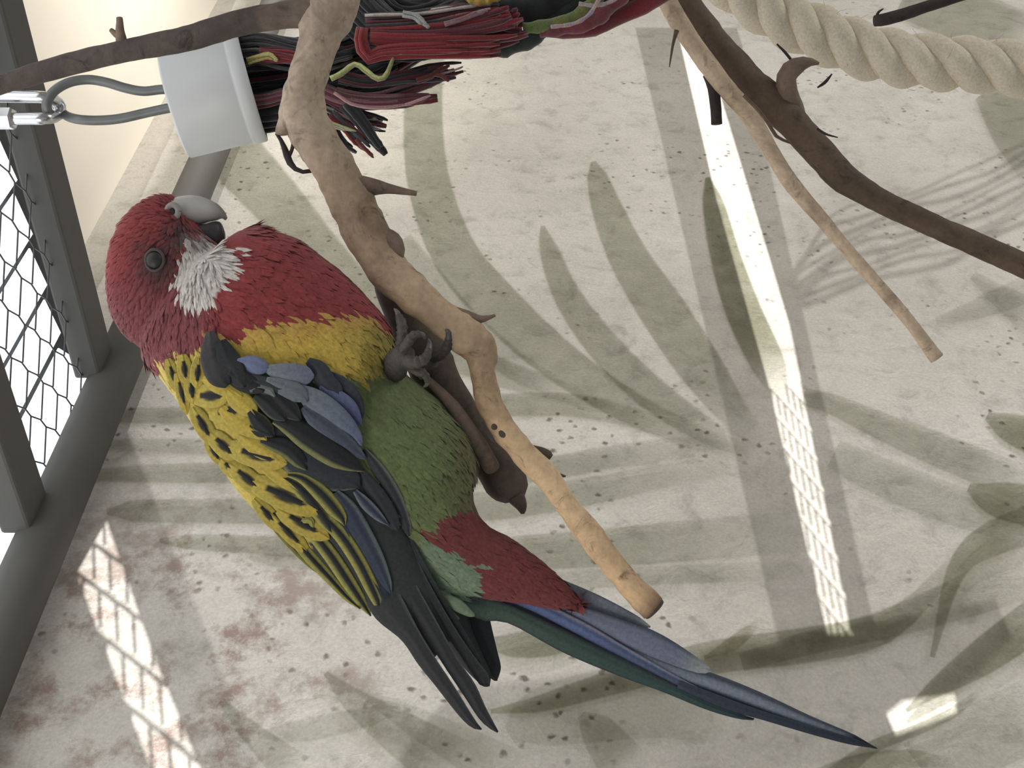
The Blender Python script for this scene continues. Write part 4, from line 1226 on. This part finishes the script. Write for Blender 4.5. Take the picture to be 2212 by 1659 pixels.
# ------------------------------------------------------------------ twisted cotton rope
DR = 0.66
rp = thing('cotton_rope', 'thick twisted natural cotton rope behind the forked branch', 'rope', P(1860, 108, DR))
cl = catmull([(1100, -900), (1300, -440), (1450, -190), (1560, -60), (1640, 5), (1705, 45), (1780, 78), (1860, 108), (1940, 127), (2040, 137), (2130, 143), (2212, 150), (2400, 160), (2800, 190), (3200, 260)], 560)
cl3 = [P(c[0], c[1], DR + 0.012) for c in cl]
RR = 61 / F * DR
for s in range(3):
    pts = []
    acc = 0
    for i, c in enumerate(cl3):
        a = cl3[max(0, i - 1)]; b = cl3[min(len(cl3) - 1, i + 1)]
        t = (b - a).normalized()
        e1 = Vector((0, -1, 0)); e1 = (e1 - t * e1.dot(t)).normalized(); e2 = t.cross(e1)
        if i: acc += (c - cl3[i - 1]).length
        ph = acc / (255 / F * DR) * 2 * math.pi + s * 2 * math.pi / 3
        pts.append(c + (e1 * math.cos(ph) + e2 * math.sin(ph)) * RR * 0.52)
    mb = MB()
    shade = [S(228, 217, 196)] * len(pts)
    mb.tube(pts, [RR * 0.50 * (1 + 0.03 * math.sin(i * 0.7 + s)) for i in range(len(pts))], 14, shade, wob=0.03, wscale=400)
    # fine yarns laid along the strand
    strand = mb.build('strand', M_ROPE, rp)
    sub(strand, rp)
mb = MB()
for k in range(70):
    i = random.randrange(180, 400)
    p0 = cl3[i] + Vector((random.uniform(-1, 1), random.uniform(-1, 0), random.uniform(-1, 1))).normalized() * RR * 0.95
    d = Vector((random.gauss(0, 1), random.gauss(-0.4, .5), random.gauss(0, 1))).normalized()
    p1 = p0 + d * 0.004; p2 = p1 + (d + Vector((random.gauss(0, .6), 0, random.gauss(0, .6)))).normalized() * 0.004
    mb.tube([p0, p1, p2], 0.00012, 3, S(205, 196, 180), caps=False)
mb.build('loose_fibres', M_ROPE, rp, kind='stuff')

# ------------------------------------------------------------------ hanging toy: link, wire loop, plastic cup, yarn
DT = 0.52
lk = thing('quick_link', 'shiny zinc quick link with hexagonal nut holding the wire loop', 'link', P(0, 230, DT))
R_ = 13 / F * DT
pts = catmull([(-230, 214), (-120, 208), (0, 208), (60, 209), (98, 211), (122, 220), (131, 236), (122, 250), (98, 256), (60, 256), (0, 257), (-120, 258), (-230, 252), (-260, 234), (-230, 214)], 90)
dz = lambda x: -0.006 + 0.010 * sm(95, 130, x)
mb = MB(); mb.tube([P(q[0], q[1], DT + dz(q[0])) for q in pts], R_, 14, caps=False)
mb.build('link_body', M_CHROME, lk)
mb = MB()
cN = [P(x, 256, DT - 0.006) for x in (-22, -18, 26, 31)]
mb.tube(cN, [22 / F * DT, 24 / F * DT, 24 / F * DT, 21 / F * DT], 6)
mb.build('nut', M_CHROME, lk, smooth=False)

ty = thing('yarn_toy', 'hanging bird toy with white plastic cup and red and black yarn tassels', 'bird toy', P(460, 200, 0.53))
DY = 0.530
wl = [(420, 196, 0), (356, 193, 0), (310, 197, 0), (270, 190, 0), (230, 178, 0), (190, 172, -1), (150, 178, -3), (118, 196, -5), (102, 220, -6), (104, 242, -4), (118, 250, 2), (132, 240, 6), (128, 222, 8), (122, 226, 8), (140, 248, 4), (170, 258, 0), (215, 260, 0), (260, 256, 0), (310, 245, 0), (362, 234, 0), (420, 225, 0)]
c = catmull([(a, b, d) for a, b, d in wl], 110)
mb = MB(); mb.tube([P(q[0], q[1], DT + q[2] * MM) for q in c], 10.5 / F * DT, 12)
mb.build('wire_loop', M_GREYWIRE, ty)

# cup: a turned shell round its slanting axis
ax0 = P(374, 228, DY); ax1 = P(546, 187, DY + 0.004)
ax = (ax1 - ax0); Lc = ax.length; ax.normalize()
Rc = 116 / F * DY
e1 = (Vector((0, -1, 0)) - ax * Vector((0, -1, 0)).dot(ax)).normalized(); e2 = ax.cross(e1)
prof = [(0.0, 0.0), (0.0, 0.30), (0.0, 0.90), (0.012, 0.97), (0.03, 1.0), (0.80, 1.0), (0.83, 1.01), (0.84, 1.035), (0.98, 1.035), (1.0, 1.02), (1.0, 0.95), (0.2, 0.93), (0.08, 0.85), (0.06, 0.0)]
mb = MB(); prev = None
for u, r in prof:
    rg = []
    for k in range(56):
        a = 2 * math.pi * k / 56
        rg.append(mb.vert(ax0 + ax * (u * Lc) + (e1 * math.cos(a) + e2 * math.sin(a)) * Rc * max(r, 0.001)))
    if prev:
        for k in range(56):
            mb.f.append((prev[k], prev[(k + 1) % 56], rg[(k + 1) % 56], rg[k]))
    prev = rg
mb.build('plastic_cup', M_CUP, ty, fix=True)

def bunch(name, path, r0, r1, n, cols, yr, dmm=0.0, spread=1.6, seed=0, curl=0.25):
    """a bundle of yarns: path in pixels, r0/r1 bundle radius px at start and end, yr yarn radius px"""
    rnd = random.Random(seed)
    mb = MB()
    c = catmull(path, 16)
    for k in range(n):
        a = rnd.uniform(0, 2 * math.pi); q = math.sqrt(rnd.random())
        col = rnd.choice(cols); f_ = rnd.uniform(0.75, 1.25); col = tuple(x * f_ for x in col)
        w1, w2 = rnd.uniform(0, 6.28), rnd.uniform(0, 6.28)
        cut = rnd.randint(12, 16)
        pts, rad = [], []
        for i in range(cut):
            t = i / 15
            R = r0 * (1 - t) + r1 * t
            tx = (c[min(15, i + 1)] - c[max(0, i - 1)])[:2]; tx = tx / (np.linalg.norm(tx) + 1e-9); nx = np.array([-tx[1], tx[0]])
            aa = a + 0.5 * t
            o1 = math.cos(aa) * q * R + curl * R * math.sin(w1 + 5 * t) * t * spread * 0.5
            o2 = math.sin(aa) * q * R + curl * R * math.sin(w2 + 4 * t) * t * spread * 0.5
            p = c[i, :2] + nx * o1
            d = DY + dmm * MM + o2 / F * DY
            pts.append(P(p[0], p[1], d)); rad.append(yr / F * DY * rnd.uniform(0.85, 1.1) * (1 if i < cut - 1 else 0.5))
        mb.tube(pts, rad, 5, col)
    return mb.build(name, M_YARN, ty, kind='stuff')
YK = S(46, 48, 50); YDG = S(72, 72, 74); YR = S(128, 44, 47); YM = S(98, 48, 55); YW = S(176, 168, 160); YGN = S(136, 142, 84); YP = S(120, 84, 90); YGL = S(168, 172, 116)
bunch('yarn_core', [(520, 190), (600, 175), (700, 150), (800, 110), (900, 70), (1000, 45)], 95, 42, 190, [YK, YK, YDG, YM], 6, 22, seed=1)
bunch('yarn_core', [(530, 240), (590, 235), (660, 215), (740, 190), (860, 150)], 48, 30, 60, [YK, YK, S(56, 58, 60)], 8, 8, seed=2)
bunch('yarn_tassel', [(520, 110), (560, 105), (620, 115), (690, 120), (760, 110)], 36, 36, 46, [YDG, YDG, YK, S(86, 88, 88)], 4, -2, seed=3)
bunch('yarn_tassel', [(560, 120), (610, 122), (650, 130), (700, 150)], 16, 18, 22, [YM, YR, YP], 4, -8, seed=4)
bunch('yarn_tassel', [(534, 133), (560, 124), (580, 120), (600, 130)], 9, 5, 16, [YGL, S(178, 166, 104)], 3, -12, seed=5)
bunch('yarn_tassel', [(545, 222), (580, 215), (620, 205), (680, 210)], 14, 12, 18, [YP, YDG, YM], 3.5, -6, seed=6)
bunch('yarn_tassel', [(740, -40), (790, 20), (850, 60), (930, 60), (1040, 20)], 66, 60, 120, [YK, YDG, YK, S(64, 60, 64)], 6, 10, seed=7)
bunch('yarn_tassel', [(790, 55), (900, 45), (990, 30), (1080, 20)], 30, 20, 40, [YM, YP, YDG, YW], 4, -6, seed=8)
bunch('yarn_tassel', [(782, 60), (779, 85), (786, 112), (800, 124), (830, 112), (900, 108), (980, 104), (1080, 95)], 9, 26, 40, [YR, YR, S(150, 52, 50)], 5, -12, seed=9)
bunch('yarn_tassel', [(800, 78), (870, 80), (960, 75), (1060, 60), (1130, 40)], 16, 44, 60, [YM, YR, YM], 6, -9, seed=10)
bunch('yarn_tassel', [(1030, 60), (1070, 65), (1100, 62), (1130, 52)], 30, 40, 46, [YR, YM], 7, -4, seed=11)
bunch('yarn_tassel', [(690, 195), (740, 215), (800, 222), (870, 218), (945, 210)], 18, 10, 44, [YM, YR, YM, YP], 4, -4, seed=12)
bunch('yarn_tassel', [(730, 180), (800, 190), (870, 178), (930, 165), (1000, 150)], 30, 18, 30, [YM, YP, YDG, YK], 4.5, 2, seed=13, curl=0.7)
bunch('yarn_tassel', [(900, 175), (930, 165), (950, 152), (972, 143)], 6, 2, 4, [S(104, 50, 48)], 4, -6, seed=14)
bunch('yarn_tassel', [(935, 160), (955, 165), (974, 180)], 3, 2, 2, [S(104, 50, 48)], 4, -6, seed=15)
bunch('yarn_tassel', [(940, 165), (965, 158), (990, 150), (1005, 143)], 3, 2, 2, [S(150, 130, 128)], 2.5, -5, seed=16)
bunch('yarn_tassel', [(690, 225), (740, 245), (790, 262), (835, 272)], 30, 10, 34, [YK, YM, YDG, YW], 3.5, 0, seed=17, curl=0.6)
bunch('yarn_tassel', [(745, 225), (780, 265), (805, 300), (832, 335)], 14, 9, 14, [YK, YK, S(58, 56, 58)], 6, -5, seed=18)
bunch('yarn_tassel', [(715, 245), (750, 275), (780, 305), (800, 318)], 14, 9, 16, [YM, YR, YDG], 4, -2, seed=19, curl=0.6)
bunch('yarn_tassel', [(770, 300), (790, 322), (815, 345)], 4, 2, 3, [S(112, 56, 52)], 3, -4, seed=20)
bunch('yarn_tassel', [(705, 260), (725, 290), (745, 315), (770, 330)], 12, 8, 8, [YK, YDG], 4.5, 2, seed=21)
bunch('yarn_tassel', [(700, 262), (740, 275), (770, 283)], 8, 5, 5, [YW, YGL], 2.5, -5, seed=22)
bunch('loose_yarn', [(714, 170), (738, 158), (766, 138), (788, 150), (812, 168), (828, 168), (840, 150), (850, 124)], 3, 2, 3, [YGL], 4.5, -14, seed=23, curl=0.0)
bunch('loose_yarn', [(722, 200), (760, 224), (810, 232), (870, 226), (930, 205)], 2, 2, 2, [S(170, 130, 132)], 3, -16, seed=24)
bunch('loose_yarn', [(870, 30), (895, 35), (912, 48), (928, 60)], 6, 5, 8, [S(168, 168, 164)], 4, -14, seed=25, curl=0.0)
bunch('loose_yarn', [(960, 52), (1000, 40), (1030, 28), (1060, 20)], 4, 3, 4, [S(150, 118, 122)], 3.5, -16, seed=26)
# twisted rag rope that the tassels are tied to
def ragstrand(path, r, col, dmm, seed, name='rag_strand'):
    rnd = random.Random(seed); c = catmull(path, 40)
    mb = MB()
    mb.tube([P(q[0], q[1], DY + (dmm + (q[2] if len(q) > 2 else 0)) * MM) for q in c], [r / F * DY * (1 + 0.12 * math.sin(i * 0.9 + seed)) for i in range(40)], 12, [tuple(x * rnd.uniform(0.8, 1.2) for x in col) for _ in range(40)], wob=0.15, wscale=260)
    return mb.build(name, M_YARN, ty)
ragstrand([(1010, 10), (1080, 20), (1150, 20), (1200, -10), (1260, -60)], 34, S(42, 44, 46), 4, 1)
ragstrand([(1040, 95), (1090, 100), (1140, 85), (1180, 55), (1230, 20), (1290, -40)], 22, S(56, 62, 62), 6, 2)
ragstrand([(1130, 62), (1180, 55), (1230, 42), (1270, 15), (1310, -25), (1350, -80)], 13, S(104, 112, 66), -8, 3)
ragstrand([(1165, 66), (1220, 58), (1275, 48), (1310, 20), (1350, -15), (1420, -70)], 17, S(112, 58, 66), -6, 4)
ragstrand([(1170, 64), (1230, 64), (1290, 58), (1340, 35), (1400, 5), (1470, -30), (1560, -70), (1720, -180), (1950, -330)], 18, S(112, 46, 54), 2, 5)
ragstrand([(1190, 58), (1235, 52), (1270, 34), (1290, 5), (1310, -30)], 4, S(164, 150, 150), -22, 6)
ragstrand([(1250, 8), (1290, 12), (1330, -2), (1370, -30)], 4, S(164, 150, 150), -20, 7)
ragstrand([(1250, -25), (1330, -10), (1400, -25), (1480, -60)], 26, S(108, 44, 52), 4, 8)
ragstrand([(1005, -10), (1035, 2), (1070, -6), (1100, -25)], 10, S(172, 152, 70), -12, 9)
